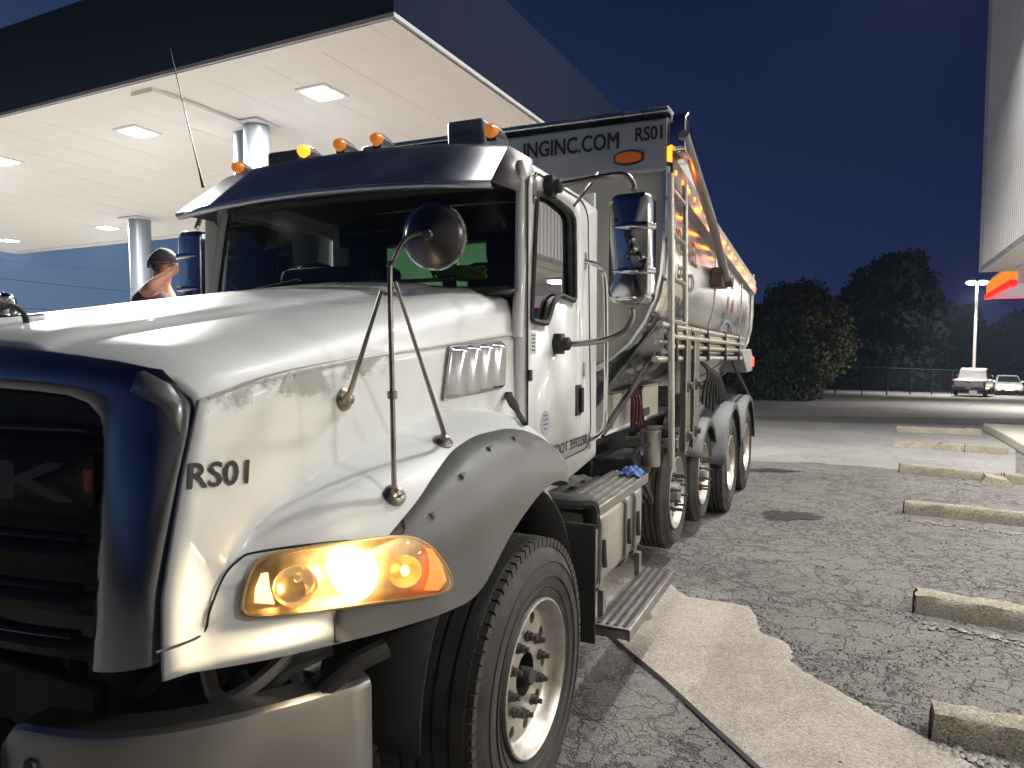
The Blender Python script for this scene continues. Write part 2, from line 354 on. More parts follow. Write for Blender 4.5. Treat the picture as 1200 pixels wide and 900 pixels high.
# ---- grille surround: polished, dark because it mirrors the dusk
OUT = [(.858, 1.075), (.862, 1.14), (.868, 1.25), (.872, 1.45), (.872, 1.58), (.862, 1.645), (.835, 1.69), (.78, 1.722), (.66, 1.742), (.45, 1.765), (.2, 1.782), (0, 1.785)]
INN = [(.685, 1.045), (.685, 1.12), (.682, 1.25), (.675, 1.45), (.668, 1.56), (.650, 1.612), (.612, 1.642), (.55, 1.655), (.45, 1.662), (.32, 1.668), (.16, 1.673), (0, 1.675)]
def oy(i):
    x, z = OUT[i]; return (yfs(z) if i < 6 else 1.11+.09*(x/.885)**3)
def gy(x, z): return 1.135-max(0, 1.66-z)*.12-.07*(1-(x/.68)**2)
def surp(i, t, s=1, fwd=0.):
    o_, n_ = OUT[i], INN[i]; dy = ip(t, [0, .10, .25, .5, .75, .92, 1], [0, -.014, -.026, -.032, -.026, -.014, 0])
    return (XC+s*(o_[0]*(1-t)+n_[0]*t-.004), (oy(i)*(1-t)+gy(*n_)*t)+dy-.004-fwd, o_[1]*(1-t)+n_[1]*t-.004)
mb = MB()
for s in (1, -1):
    rows = []
    for i in range(len(OUT)):
        a = surp(i, 0, s); b = surp(i, 1, s); r = [(a[0], a[1]+.025, a[2])]+[surp(i, t, s) for t in (0, .06, .14, .25, .4, .6, .78, .9, .96, 1)]+[(b[0], b[1]+.07, b[2])]; rows.append(r)
    mb.grid(rows)
sur = mb.build('grille_surround', mat('surround_chrome', (.30, .31, .34), .20, 1., var=.05, scale=5, rvar=.07), TR, ang=60)
for s in (1, -1):
    mb = MB(); mb.grid([[surp(i, t0+(t1-t0)*q, s, .004) for q in (0, .5, 1)] for i, t0, t1 in ((4, .03, .05), (5, .03, .20), (6, .03, .36), (7, .05, .10))]); mb.build('corner_facet', mat('facet_grey', (.34, .33, .34), .3, .7), sur, solid=.004)
# grille core and bars
gr = MB().box((XC, 1.20, 1.36), (1.40, .02, .68)).build('grille', BLACK, TR)
for z in (1.580, 1.455, 1.330, 1.215, 1.110):
    if z == 1.455: continue
    mb = MB()
    mb.tube([(XC+x, gy(x, z)-.005, z) for x in np.linspace(-.635, .635, 13)], .017, 8, flat=.55)
    mb.build('grille_bar', mat('grille_bar_black', (.022, .022, .026), .28, .3, var=.1), gr)
for z in (1.52, 1.395, 1.272, 1.16, 1.055):
    mb = MB(); mb.grid([[(XC+x, gy(x, z)+dy, z+dz) for x in np.linspace(-.66, .66, 13)] for dy, dz in ((.05, .03), (.035, .0), (.06, -.03))]); mb.build('grille_slat', BLACK, gr, solid=.006)
for zc_ in (1.455,):
    MB().grid([[(XC+x, gy(x, zc_)+.012, zc_+dz) for x in np.linspace(-.64, .64, 13)] for dz in (-.06, .06)]).build('badge_panel', BLACK, gr, solid=.01)
    for ch_, x0, wd_ in (('M', -.52, .25), ('A', -.19, .25), ('C', .115, .235), ('K', .392, .215)):
        text('badge_letter', ch_, (XC+x0, gy(x0, 1.455)-.006, 1.412), (wd_, gy(x0+wd_, 1.455)-gy(x0, 1.455), 0), (0, 0, 1), wd_, mat('badge_dark_metal', (.10, .10, .11), .35, .8), gr, height=.085, ext=.012, bold=.05)
MB().box((XC+.635, gy(.635, 1.46)-.004, 1.46), (.024, .012, .055)).build('side_badge', mat('badge_red', (.30, .07, .03), .4), gr, bevel=.003)
# bulldog on the nose
dog = thing('hood_ornament', (XC, 1.13, 1.80), parent=TR)
def bulldog(name, parent, o, fwd, up, sc_, m):
    Fv = Vector(fwd).normalized(); U = Vector(up).normalized(); L = U.cross(Fv)
    def W(x, y, z): return Vector(o)+(Fv*x+L*y+U*z)*sc_
    me = MB()
    def blob(c, r, e=(1, 1, 1)):
        prof = [(math.cos(a), math.sin(a)) for a in np.linspace(0, math.pi, 9)]
        vv = []
        for h, q in prof:
            for j in range(12):
                t = 2*math.pi*j/12; vv.append(W(c[0]+h*r*e[0], c[1]+q*math.cos(t)*r*e[1], c[2]+q*math.sin(t)*r*e[2]))
        me.add(vv, [(i*12+j, i*12+(j+1) % 12, (i+1)*12+(j+1) % 12, (i+1)*12+j) for i in range(8) for j in range(12)])
    blob((.02, 0, .58), .24, (1.1, 1.15, 1)); blob((-.42, 0, .52), .20, (1.5, 1.05, 1)); blob((-.75, 0, .48), .19, (1, 1.1, 1.05))
    blob((.28, 0, .86), .19, (1, 1.15, 1)); blob((.46, 0, .80), .12, (.9, 1.25, .85))
    for sd in (1, -1):
        blob((.22, .15*sd, 1.03), .06, (.7, .8, 1.2))
        me.tube([W(.05, .17*sd, .55), W(.10, .22*sd, .28), W(.08, .20*sd, .05), W(.18, .20*sd, .02)], [.10*sc_, .075*sc_, .06*sc_, .05*sc_], 8)
        me.tube([W(-.78, .14*sd, .5), W(-.85, .20*sd, .25), W(-.72, .20*sd, .04), W(-.60, .20*sd, .02)], [.12*sc_, .085*sc_, .055*sc_, .05*sc_], 8)
    return me.build(name, m, parent, ang=60)
bulldog('dog_figure', dog, (XC-.0, 1.20, 1.835), (0, -1, 0), (0, 0, 1), .135, CHROME)
mb = MB(); mb.prism([(XC-.11, 1.10, 1.795), (XC+.12, 1.10, 1.795), (XC+.10, 1.12, 1.845), (XC-.09, 1.12, 1.845)], (0, .24, .02)); mb.build('ornament_base', CHROME, dog, bevel=.006)
mb = MB(); mb.tube(smooth_pts([(XC+.17, 1.16, 1.80), (XC+.17, 1.17, 1.86), (XC+.17, 1.21, 1.885), (XC+.17, 1.25, 1.86), (XC+.17, 1.26, 1.81)]), .008, 6); mb.build('grab_loop', BLACK, dog)

# ---- headlight
HL = [(285, 715), (288, 690), (301, 660), (330, 648), (400, 637), (468, 629), (500, 638), (520, 660), (529, 680), (524, 691), (500, 698), (440, 706), (360, 717), (300, 722)]
hl = thing('headlight', onhood(410, 675), parent=TR)
def patch(pts, off, name, m, parent, n=9, inset=1., solid=0):
    c = np.mean(np.array(pts), 0); rings = []
    for k in range(n+1):
        q = k/n; rings.append([tuple(Vector(onhood(c[0]+(x-c[0])*q*inset, c[1]+(y-c[1])*q*inset, off(q) if callable(off) else off))) for x, y in dens])
    return rings
dens = []
for i in range(len(HL)):
    a, b, c, d = (np.array(HL[(i+q) % len(HL)], float) for q in (-1, 0, 1, 2))
    for k in range(5):
        t = k/5; dens.append(tuple(.5*((2*b)+(c-a)*t+(2*a-5*b+4*c-d)*t*t+(3*b-a-3*c+d)*t**3)))
def ring_mesh(off, inset=1.):
    rings = patch(HL, off, '', None, None, 6, inset); mb = MB()
    mb.grid([r+[r[0]] for r in rings]); return mb
ring_mesh(lambda q: .019, 1.0).build('reflector_housing', mat('headlamp_reflector', (.80, .62, .34), .34, .7, var=.12, scale=40), hl)
ring_mesh(lambda q: .050*(1-q**5)+.0195, .985).build('lens', LENS, hl, ang=80)
edge = [Vector(onhood(x, y, .016)) for x, y in dens]
MB().tube(edge+[edge[0]], .0055, 6, caps=False).build('lens_rim', mat('lens_rim_amber', (.45, .32, .14), .3, .3), hl)
LAMPN = Vector((.62, -.78, -.03)).normalized()
def lamp_pt(px, py, d): return Vector(onhood(px, py, -d))
pb = lamp_pt(410, 676, -.030)
mb = MB(); mb.lathe([(.016, .0), (.013, .034), (.004, .062), (-.008, .072), (-.014, .068)], pb, LAMPN, 28); mb.build('low_beam_bulb', emis('headlamp_lit', (1., .80, .50), 26.), hl)
pc = lamp_pt(347, 684, -.036); mb = MB(); mb.lathe([(.02, .052), (.012, .047), (-.01, .04), (-.02, .015), (-.012, .0)], pc, LAMPN, 24, closed=True); mb.build('high_beam_bowl', mat('high_beam_glow', (.8, .66, .42), .15, 1., emit=(1., .62, .25), es=.35), hl)
pd = lamp_pt(474, 667, -.036); mb = MB(); mb.lathe([(.02, .044), (.010, .04), (-.012, .03), (-.02, .0)], pd, LAMPN, 24, closed=True); mb.build('turn_signal_bowl', emis('turn_glow', (1., .42, .08), .55), hl)
mb = MB(); mb.lathe([(.012, .0), (.008, .011), (-.012, .012), (-.02, .008)], pd+LAMPN*.015, LAMPN, 12); mb.build('turn_signal_bulb', emis('turn_bulb', (1., .55, .16), 5.), hl)
rows = [[tuple(onhood(x0+(x1-x0)*t, y0+(y1-y0)*t, .030)) for t in np.linspace(0, 1, 6)] for (x0, y0), (x1, y1) in zip([(498, 642), (503, 655), (503, 672), (497, 692)], [(506, 643), (518, 662), (523, 680), (514, 692)])]
MB().grid(rows).build('side_reflector', emis('orange_reflector_glow', (1., .16, .03), 2.2), hl)  # reflector strip emits orange itself rather than reflecting the bulb
pe = lamp_pt(308, 696, -.034); MB().grid([[tuple(onhood(x0+(x1-x0)*t, y0+(y1-y0)*t, .023)) for t in (0, .5, 1)] for (x0, y0), (x1, y1) in (((298, 706), (322, 708)), ((299, 690), (316, 688)), ((306, 672), (314, 671)))]).build('corner_glow', emis('corner_lit', (1., .62, .24), 3.5), hl)
for px_, py_, e_ in ((372, 672, .55), (440, 668, .5), (330, 688, .12)):  # extra point lights off the bulbs, added so the reflector housing glows
    q_ = bpy.data.lights.new('headlamp_fill', 'POINT'); q_.energy = e_; q_.color = (1., .66, .32); q_.shadow_soft_size = .012; qo = bpy.data.objects.new('headlamp_fill', q_); COL.objects.link(qo); qo.location = Vector(onhood(px_, py_, .046))-wl(hl); qo.parent = hl
sp = bpy.data.lights.new('headlight_beam', 'AREA'); sp.shape = 'DISK'; sp.size = .12; sp.energy = 13; sp.color = (1., .78, .5)
so = bpy.data.objects.new('headlight_beam', sp); COL.objects.link(so); so.location = Vector(onhood(408, 676, .12))-wl(hl); so.parent = hl; so.rotation_euler = Vector((.45, -.70, -.42)).to_track_quat('-Z', 'Y').to_euler()

# ---- bumper
bp = thing('front_bumper', (XC, .95, .6), parent=TR)
plan = smooth_pts([(.40, 1.02, 0), (.52, 1.035, 0), (.64, 1.065, 0), (.75, 1.125, 0), (.86, 1.23, 0), (.97, 1.385, 0), (1.075, 1.575, 0)], 4)
for s in (1, -1):
    mb = MB(); rows = []
    for i, P_ in enumerate(plan):
        a = plan[max(0, i-1)]; b = plan[min(len(plan)-1, i+1)]; tx, ty = b[0]-a[0], b[1]-a[1]; L = math.hypot(tx, ty); nx, ny = -ty/L, tx/L
        x, y = P_[0], P_[1]; zt = .865-.05*max(0, (.46-x)/.06)**2
        rows.append([(XC+s*(x+nx*d), y+ny*d, zz_) for d, zz_ in ((.03, .34), (0, .37), (.0, .6), (.0, zt-.022), (.004, zt-.008), (.014, zt), (.085, zt+.004), (.088, zt-.02))])
    mb.grid(rows)
    mb.build('bumper_bar', mat('worn_bumper_steel', (.46, .45, .435), .34, .9, var=.125, scale=3, col2=(.33, .32, .305), rvar=.10, bump=.04, bscale=14), bp, ang=24, solid=.006)
mb = MB(); mb.box((XC, 1.25, .62), (.9, .05, .5)); mb.tube(smooth_pts([(XC+.22, 1.12, .60), (XC+.26, .98, .66), (XC+.30, .97, .74), (XC+.30, 1.1, .80)]), .035, 8); mb.build('tow_bracket', FRAME, bp, bevel=.01)
mb = MB(); mb.lathe([(0, .02), (.012, .02), (.014, 0)], (XC+.50, 1.030, .78), (0, -1, 0), 12); mb.build('bumper_bolt', DKSTEEL, bp)
# machinery seen between bumper and grille
mb = MB(); mb.box((XC, 1.45, .90), (1.3, .25, .40)); mb.box((XC, 1.52, .80), (1.8, .10, .10)); mb.build('radiator_core', FRAME, TR)
for k in range(5):
    a = Vector((XC+.25+.15*k, 1.30+.05*k, .90)); mb = MB(); mb.tube(smooth_pts([a, a+Vector((.10, -.03, -.06)), a+Vector((.2, .02, .02)), a+Vector((.26, .1, .05))]), .028, 8); mb.build('coolant_hose', HOSE if k % 2 else RUB, TR)
mb = MB(); mb.tube(smooth_pts([(XC+.70, 1.36, .93), (XC+.78, 1.33, .86), (XC+.86, 1.38, .90), (XC+.92, 1.48, .98)]), .02, 8); mb.build('silver_elbow_pipe', ALU, TR)
mb = MB(); mb.box((XC, 2.45, .52), (2.0, .14, .12)); mb.build('front_axle', FRAME, TR, bevel=.02)
for s in (1, -1): MB().box((XC+s*.43, 5.4, .82), (.09, 8.3, .28)).build('frame_rail', FRAME, TR)
mb = MB(); mb.box((XC, 2.2, 1.2), (.9, 1.4, .7)); mb.build('engine_block', FRAME, TR)

# ---- cab shell
CW = .93                                       # half width
cab = thing('cab', (XC, 3.4, 1.1), parent=TR)
XR = XC+CW
def roofz(Y, x): return 2.70-.05*max(0, (Y-3.35))-.11*(abs(x)/CW)**4-.10*max(0, (3.02-Y)/.3)
mb = MB(); rows = []
for Y in np.linspace(2.93, 3.98, 10):
    rows.append([(XC+x, Y, roofz(Y, x)) for x in np.linspace(-.86, .86, 25)])
mb.grid(rows)
for s in (1, -1):
    mb.grid([[(XC+s*x, Y, roofz(Y, .86)+dz-.02*0) for x, dz in ((.86, 0), (.895, -.03), (.918, -.07), (.93, -.13))] for Y in np.linspace(2.98, 3.98, 10)])
mb.build('roof', DOORW, cab, solid=.01, offs=-1)
mb = MB(); mb.box((XC, 3.2, 1.20), (1.70, 1.0, .05)); mb.build('cab_floor', INT, cab)
mb = MB(); mb.box((XC, 2.98, 1.6), (1.72, .04, .72)); mb.build('firewall', INT, cab)
# rear wall with window hole
mb = MB()
for c, d in (((XC, 3.97, 1.60), (1.84, .03, .85)), ((XC, 3.97, 2.50), (1.84, .03, .24)), ((XC-.83, 3.97, 2.2), (.18, .03, .36)), ((XC+.83, 3.97, 2.2), (.18, .03, .36)), ((XC-.02, 3.97, 2.2), (.10, .03, .36))): mb.box(c, d)
mb.build('rear_wall', DOORW, cab)
mb = MB(); mb.box((XC, 3.955, 2.2), (1.5, .006, .36)); mb.build('rear_window', GGLASS, cab)
mb = MB(); mb.box((XC, 3.945, 1.6), (1.7, .01, .8)); mb.box((XC, 3.94, 2.5), (1.7, .01, .2)); mb.build('headliner', INT, cab)
mb = MB(); mb.grid([[(XC+x, Y, roofz(Y, x)-.05) for x in np.linspace(-.85, .85, 7)] for Y in (2.98, 3.4, 3.95)]); mb.build('ceiling_liner', INT, cab)
for s in (1, -1):                              # seats, wheel
    st = MB(); st.box((XC+s*.48, 3.72, 1.92), (.46, .14, .62)); st.box((XC+s*.48, 3.5, 1.55), (.46, .5, .18)); st.box((XC+s*.48, 3.74, 2.30), (.26, .10, .16)); st.build('seat', INT, cab, bevel=.04)
mb = MB(); mb.prism([(XC-.88, 2.93, 1.98), (XC-.88, 3.22, 2.04), (XC-.88, 3.30, 1.92), (XC-.88, 3.2, 1.5), (XC-.88, 2.93, 1.5)], (1.76, 0, 0)); mb.build('dashboard', INT, cab, bevel=.02)
mb = MB(); cs = Vector((XC-.48, 3.36, 2.02)); ax = Vector((0, .8, .6)); U = Vector((1, 0, 0)); V_ = ax.cross(U)
mb.tube([cs+(U*math.cos(t)+V_*math.sin(t))*.23 for t in np.linspace(0, 2*math.pi, 33)], .016, 8, caps=False); mb.tube([cs-U*.23, cs+U*.23], .014, 6); mb.tube([cs, cs-ax*.25], .02, 6); mb.build('steering_wheel', BLACK, cab)
mb = MB(); mb.box((XC-.30, 3.15, 2.10), (.60, .16, .16)); mb.build('gauge_hood', INT, cab, bevel=.05)

def side_panel(name, outer, holes, X, s, m, parent, th=.03):
    """door-like panel: polygon with one hole, in the plane X"""
    bm = bmesh.new()
    def loop(pts): return [bm.verts.new((0, y, z)) for y, z in pts]
    edges = []
    for pts in [outer]+holes:
        vv = loop(pts)
        edges += [bm.edges.new((vv[i], vv[(i+1) % len(vv)])) for i in range(len(vv))]
    r = bmesh.ops.triangle_fill(bm, use_beauty=True, use_dissolve=False, edges=edges)
    mb = MB(); vs_ = {v: i for i, v in enumerate(bm.verts)}
    if s < 0: pass
    mb.add([(XC+s*(X-XC), v.co.y, v.co.z) for v in bm.verts], [tuple(vs_[v] for v in f.verts) for f in bm.faces]); bm.free()
    return mb.build(name, m, parent, solid=th, offs=-1)
def fillet(pts, r, n=5):
    out = []; k = len(pts)
    for i in range(k):
        p = Vector(pts[i]); a = Vector(pts[i-1])-p; b = Vector(pts[(i+1) % k])-p; q = min(r, a.length*.45, b.length*.45)
        p1, p2 = p+a.normalized()*q, p+b.normalized()*q
        for j in range(n+1):
            t = j/n; out.append(tuple((1-t)**2*p1+2*t*(1-t)*p+t*t*p2))
    return out
def yz(px, py, X=XR): p = on(px, py, X=X); return (p[1], p[2])
win = [yz(622, 231), yz(645, 233), yz(668, 243), yz(671, 252), yz(672.5, 354), yz(652, 349), yz(644, 356), yz(638, 378), yz(618, 374)]
win = [(3.055, 2.455), (3.30, 2.465), (3.50, 2.44), (3.555, 2.41), (3.575, 1.99), (3.36, 2.01), (3.275, 1.98), (3.19, 1.865), (2.99, 1.875)]
door_o = [(2.955, 2.50), (3.05, 2.545), (3.68, 2.53), (3.78, 2.47), (3.85, 1.28), (3.78, 1.19), (3.34, 1.18), (2.955, 1.18)]
shell_o = [(2.925, 2.58), (3.98, 2.53), (3.985, 1.12), (3.40, 1.05), (2.93, 1.05), (2.905, 1.86)]
for s in (1, -1):
    door = side_panel('door', fillet(door_o, .06), [fillet(win, .035)], XR+.012, s, DOORW, cab, .035)
    hole = fillet([(y, z) for y, z in door_o], .06)
    side_panel('side_shell', fillet(shell_o, .03), [fillet(win, .035)], XR, s, DOORW, cab, .03)
    g3 = [(XC+s*(CW+.014), y, z) for y, z in fillet(win, .035)]
    MB().tube(g3+[g3[0]], .014, 6, caps=False).build('window_gasket', RUB, door)
    bm_ = MB(); bm_.add([(XC+s*(CW-.012), y, z) for y, z in fillet(win, .035)], [tuple(range(len(g3)))]); bm_.build('window_glass', DGLASS, door, fix=False)
    dl = [(XC+s*(CW+.0125), y, z) for y, z in fillet(door_o, .06)]
    MB().tube(dl+[dl[0]], .0045, 5, caps=False).build('door_gap', LETTER, door)
    hx = XC+s*(CW+.02)
    h = MB(); h.box((hx-s*.006, 3.635, 1.468), (.012, .085, .165)); h.build('door_handle_pocket', BLACK, door, bevel=.015)
    h = MB(); h.box((hx+s*.010, 3.65, 1.468), (.016, .034, .135)); h.build('door_handle', RUB, door, bevel=.008)
    MB().box((hx-s*.004, 3.735, 1.63), (.012, .035, .075)).build('lock_cover', CREAM, door, bevel=.004)
    for z in (1.36, 1.63): MB().box((hx, 2.962, z), (.02, .028, .05)).build('hinge', BLACK, door, bevel=.004)
    # raised stamped panel and vertical rib in the door skin
    MB().tube(smooth_pts([(XC+s*(CW+.011), 3.66, 1.95), (XC+s*(CW+.011), 3.67, 1.7), (XC+s*(CW+.011), 3.69, 1.3)]), .012, 6, flat=.5).build('stamped_rib', DOORW, door)
    # grab handle
    X0 = XC+s*(CW+.01); gp = smooth_pts([(X0, 3.74, 2.215), (X0+s*.075, 3.77, 2.18), (X0+s*.10, 3.80, 2.06), (X0+s*.10, 3.82, 1.5), (X0+s*.085, 3.83, 1.30), (X0, 3.83, 1.225)], 6)
    gh = MB(); gh.tube(gp, .013, 8)
    for p in (gp[0], gp[-1]): gh.box(p, (.012, .03, .09))
    gh.build('grab_handle', CHROME, door)
if True:
    # lettering on the door
    text('usdot_number', 'USDOT 3592258', (XR+.013, 3.215, 1.218), (0, 1, .0), (0, 0, 1), .56, LETTER, cab, height=.052, ext=.003, bold=.03)
    mb = MB(); mb.lathe([(0, .060), (.002, .060), (.0022, 0)], (XR+.012, 3.17, 1.392), (1, 0, 0), 28); bd = mb.build('round_decal', mat('decal_grey', (.36, .36, .40), .5, var=.1, scale=20), cab)
    for k, (wd, dz) in enumerate(((.07, .018), (.06, -.004), (.045, -.026), (.05, .038))): MB().box((XR+.0145, 3.17, 1.392+dz), (.001, wd, .007)).build('decal_print', mat('decal_ink', (.12, .08, .10), .5), bd)
    mb = MB(); mb.box((XR+.0125, 3.02, 1.775), (.002, .06, .095)); bd = mb.build('paper_sticker', mat('sticker_paper', (.66, .66, .64), .6), cab)
    for k in range(5): MB().box((XR+.0142, 3.02, 1.81-.017*k), (.001, .042-.008*(k % 2), .006)).build('sticker_line', LETTER, bd)
# windscreen
def wsx(u, v):                                  # u -1..1, v 0 bottom .. 1 top
    x = u*(.905-.015*v); y = 2.925+.095*v-.13*(1-u*u)
    return (XC+x, y, 1.985+.055*(1-u*u)*(1-v)+(.505-.02*(1-u*u))*v)
mb = MB(); mb.grid([[wsx(u, v) for u in np.linspace(-1, 1, 25)] for v in np.linspace(0, 1, 7)]); mb.build('windshield', WGLASS, cab)
bord = [wsx(u, 0) for u in np.linspace(-1, 1, 25)]+[wsx(1, v) for v in np.linspace(0, 1, 7)][1:]+[wsx(u, 1) for u in np.linspace(1, -1, 25)][1:]+[wsx(-1, v) for v in np.linspace(1, 0, 7)][1:-1]
MB().tube(bord+[bord[0]], .022, 8, caps=False, flat=.6).build('windshield_gasket', RUB, cab)
for s in (1, -1):                               # A pillars
    mb = MB(); mb.tube([(XC+s*.912, 2.90, 1.80), (XC+s*.915, 2.925, 2.0), (XC+s*.905, 3.02, 2.50), (XC+s*.90, 3.05, 2.60)], [.028, .026, .024, .024], 10); mb.build('windshield_pillar', DOORW, cab)
mb = MB(); mb.grid([[(XC+x, 2.80+.13*(x/.9)**2+dy, z) for x in np.linspace(-.92, .92, 21)] for dy, z in ((-.12, 1.99), (.02, 2.03), (.06, 1.98), (.08, 1.80))]); mb.build('cowl', RUB, cab, solid=.01)
for x0, x1 in ((-.78, -.2), (.05, .62)):
    a, b = wsx(x0/.9, .03), wsx(x1/.9, .10); MB().tube([Vector(a)+Vector((0, -.03, 0)), Vector(b)+Vector((0, -.02, 0))], .009, 6).build('wiper', RUB, cab)
# stone guard / sun visor, polished
VL = [(-.925, 2.70, 2.435), (-.6, 2.655, 2.452), (-.3, 2.63, 2.46), (0, 2.625, 2.463), (.3, 2.63, 2.46), (.6, 2.655, 2.452), (.885, 2.70, 2.438)]
VU = [(-.80, 2.93, 2.655), (-.55, 2.89, 2.672), (-.28, 2.87, 2.68), (0, 2.865, 2.683), (.28, 2.87, 2.68), (.55, 2.89, 2.672), (.86, 2.93, 2.640)]
mb = MB(); rows = [[(XC+a[0]*(1-t)+b[0]*t, a[1]*(1-t)+b[1]*t, a[2]*(1-t)+b[2]*t-.02*math.sin(math.pi*t)*0) for t in (0, .04, .3, .6, .9, 1)] for a, b in zip(VL, VU)]
mb.grid(rows)
mb.grid([[(XC+a[0], a[1]+dy, a[2]+dz) for dy, dz in ((0, 0), (.012, -.018), (.03, -.02))] for a in VL])
visor = mb.build('sun_visor', mat('visor_chrome', (.50, .52, .58), .34, 1., var=.05, scale=4, rvar=.06), cab, ang=60, solid=.004)
for s, lo, hi in ((1, VL[-1], VU[-1]), (-1, VL[0], VU[0])):
    mb = MB(); P_ = [(XC+lo[0], lo[1], lo[2]), (XC+hi[0], hi[1], hi[2]), (XC+s*.925, 3.02, 2.60), (XC+s*.945, 3.05, 2.50), (XC+s*.945, 3.04, 2.40), (XC+s*.935, 3.0, 2.40), (XC+s*.92, 2.95, 2.435)]
    c = Vector(np.mean(np.array(P_), 0))+Vector((s*.012, 0, 0)); mb.add(P_+[c], [(i, (i+1) % 7, 7) for i in range(7)]); ep = mb.build('visor_end_plate', mat('visor_plate', (.22, .205, .215), .42, .4, var=.08), visor, ang=25, solid=.004)
    for q in ((XC+s*.945, 3.035, 2.53), (XC+s*.946, 3.025, 2.43)): MB().lathe([(0, .012), (.008, .010), (.009, 0)], q, (s, 0, 0), 10).build('rivet', CHROME, ep)
# cab marker lamps and roof boxes
for i, (px, py) in enumerate(((281, 197), (358, 178), (400, 170.5), (443, 164), (577, 154))):
    p = Vector(on(px, py, Y=3.02)); lamp = thing('marker_lamp', p, parent=cab)
    mb = MB(); mb.lathe([(-.045, .0), (-.04, .022), (-.02, .032), (.0, .034)], p, (0, 1, 0), 16); mb.build('lens', AMBER if i == 1 else AMBERD, lamp)
    mb = MB(); mb.lathe([(.0, .035), (.05, .034), (.14, .016), (.19, .0)], p, (0, 1, -.08), 16); mb.box(p+Vector((0, .06, -.03)), (.05, .14, .03)); mb.build('housing', mat('lamp_housing', (.06, .06, .065), .35, .4), lamp)
p = Vector(on(335, 184, Y=3.1)); mb = MB(); mb.box(p+Vector((0, .08, -.02)), (.22, .22, .10)); mb.build('toll_antenna', mat('antenna_box', (.10, .105, .12), .5), cab, bevel=.02)
p = Vector(on(546, 152, Y=3.05)); mb = MB(); mb.box(p+Vector((0, .03, -.02)), (.19, .09, .13)); bx_ = mb.build('roof_speaker_box', mat('roof_box_grey', (.15, .16, .19), .35, .2), cab, bevel=.018, seg=3)
text('box_lettering', 'ARARR', p+Vector((-.065, -.0165, -.03)), (1, 0, 0), (0, 0, 1), .11, LETTER, bx_, height=.02, ext=.001)
a = Vector(on(238, 219, Y=2.86)); b = Vector(on(199, 56, Y=2.98)); mb = MB(); mb.tube([a, a.lerp(b, .12), a.lerp(b, .3), b], [.009, .005, .0032, .0024], 6); mb.build('whip_antenna', BLACK, cab)

# ---- door mirrors
def mirror(s):
    mr = thing('side_mirror', (XC+s*1.3, 3.22, 2.2), parent=TR); X = lambda d: XC+s*d
    mx = 1.345; y0 = 3.22
    mb = MB(); pr = fillet([(-.098, -.245), (.098, -.25), (.098, .25), (-.098, .245)], .05, 6)
    rows = []
    for dy, sc_ in ((-.086, .86), (-.082, .92), (-.072, .965), (-.05, .99), (.02, 1.), (.03, .97)): rows.append([(X(mx+x*sc_), y0+dy+.012*(x/.098)**2, 2.195+z*sc_) for x, z in pr+[pr[0]]])
    c0 = [(X(mx), y0-.088, 2.195)]*len(rows[0]); mb.grid([c0]+rows)
    sh = mb.build('mirror_shell', CHROME, mr, ang=50)
    mb = MB(); mb.add([(X(mx+x*.97), y0+.026, 2.195+z*.97) for x, z in pr], [tuple(range(len(pr)))]); mb.build('mirror_glass', mat('mirror_face', (.8, .8, .8), .02, 1., rvar=0), mr, fix=False)
    for dz in (.095, -.10):
        mb = MB(); mb.tube([(X(mx-.07), y0-.082, 2.195+dz), (X(mx), y0-.092, 2.195+dz), (X(mx+.08), y0-.075, 2.195+dz), (X(mx+.098), y0-.02, 2.195+dz)], [.004, .016, .020, .017], 10); mb.build('shell_ridge', CHROME, sh)
    if s > 0: bulldog('bulldog_emblem', sh, (X(mx+.0), y0-.092, 2.135), (-.75, -.2, .62), (.5, -.1, .86), .10, mat('emblem_metal', (.20, .20, .21), .16, 1.))
    for z0, z1, yb in ((2.50, 2.515, 3.17), (1.77, 1.80, 3.29)):
        up = z0 > 2; zc_ = 2.46 if up else 1.93
        pts = [(X(.94), yb, z0), (X(1.06), yb+.01, z0+(.01 if up else .0)), (X(1.22), y0, z1+(.02 if up else -.01)), (X(1.31), y0, z1+(.015 if up else .03)), (X(1.345), y0, z1-.03 if up else z1+.09), (X(1.347), y0-.01, zc_)]
        MB().tube(smooth_pts(pts), .0145, 8).build('mirror_arm', mat('mirror_arm_steel', (.34, .32, .30), .28, 1.), mr)
        mb = MB(); mb.lathe([(-.0, .042), (.045, .044), (.05, .034), (.075, .034), (.08, .02)], (X(.942), yb, z0), (s, 0, 0), 10); mb.box((X(.965), yb, z0), (.04, .06, .10)); mb.build('mirror_bracket', RUB, mr, bevel=.006)
    MB().tube([(X(.94), 3.56, 2.478), (X(1.18), 3.24, 2.56)], .008, 6).build('mirror_brace', MIRST, mr)
mirror(1); mirror(-1)
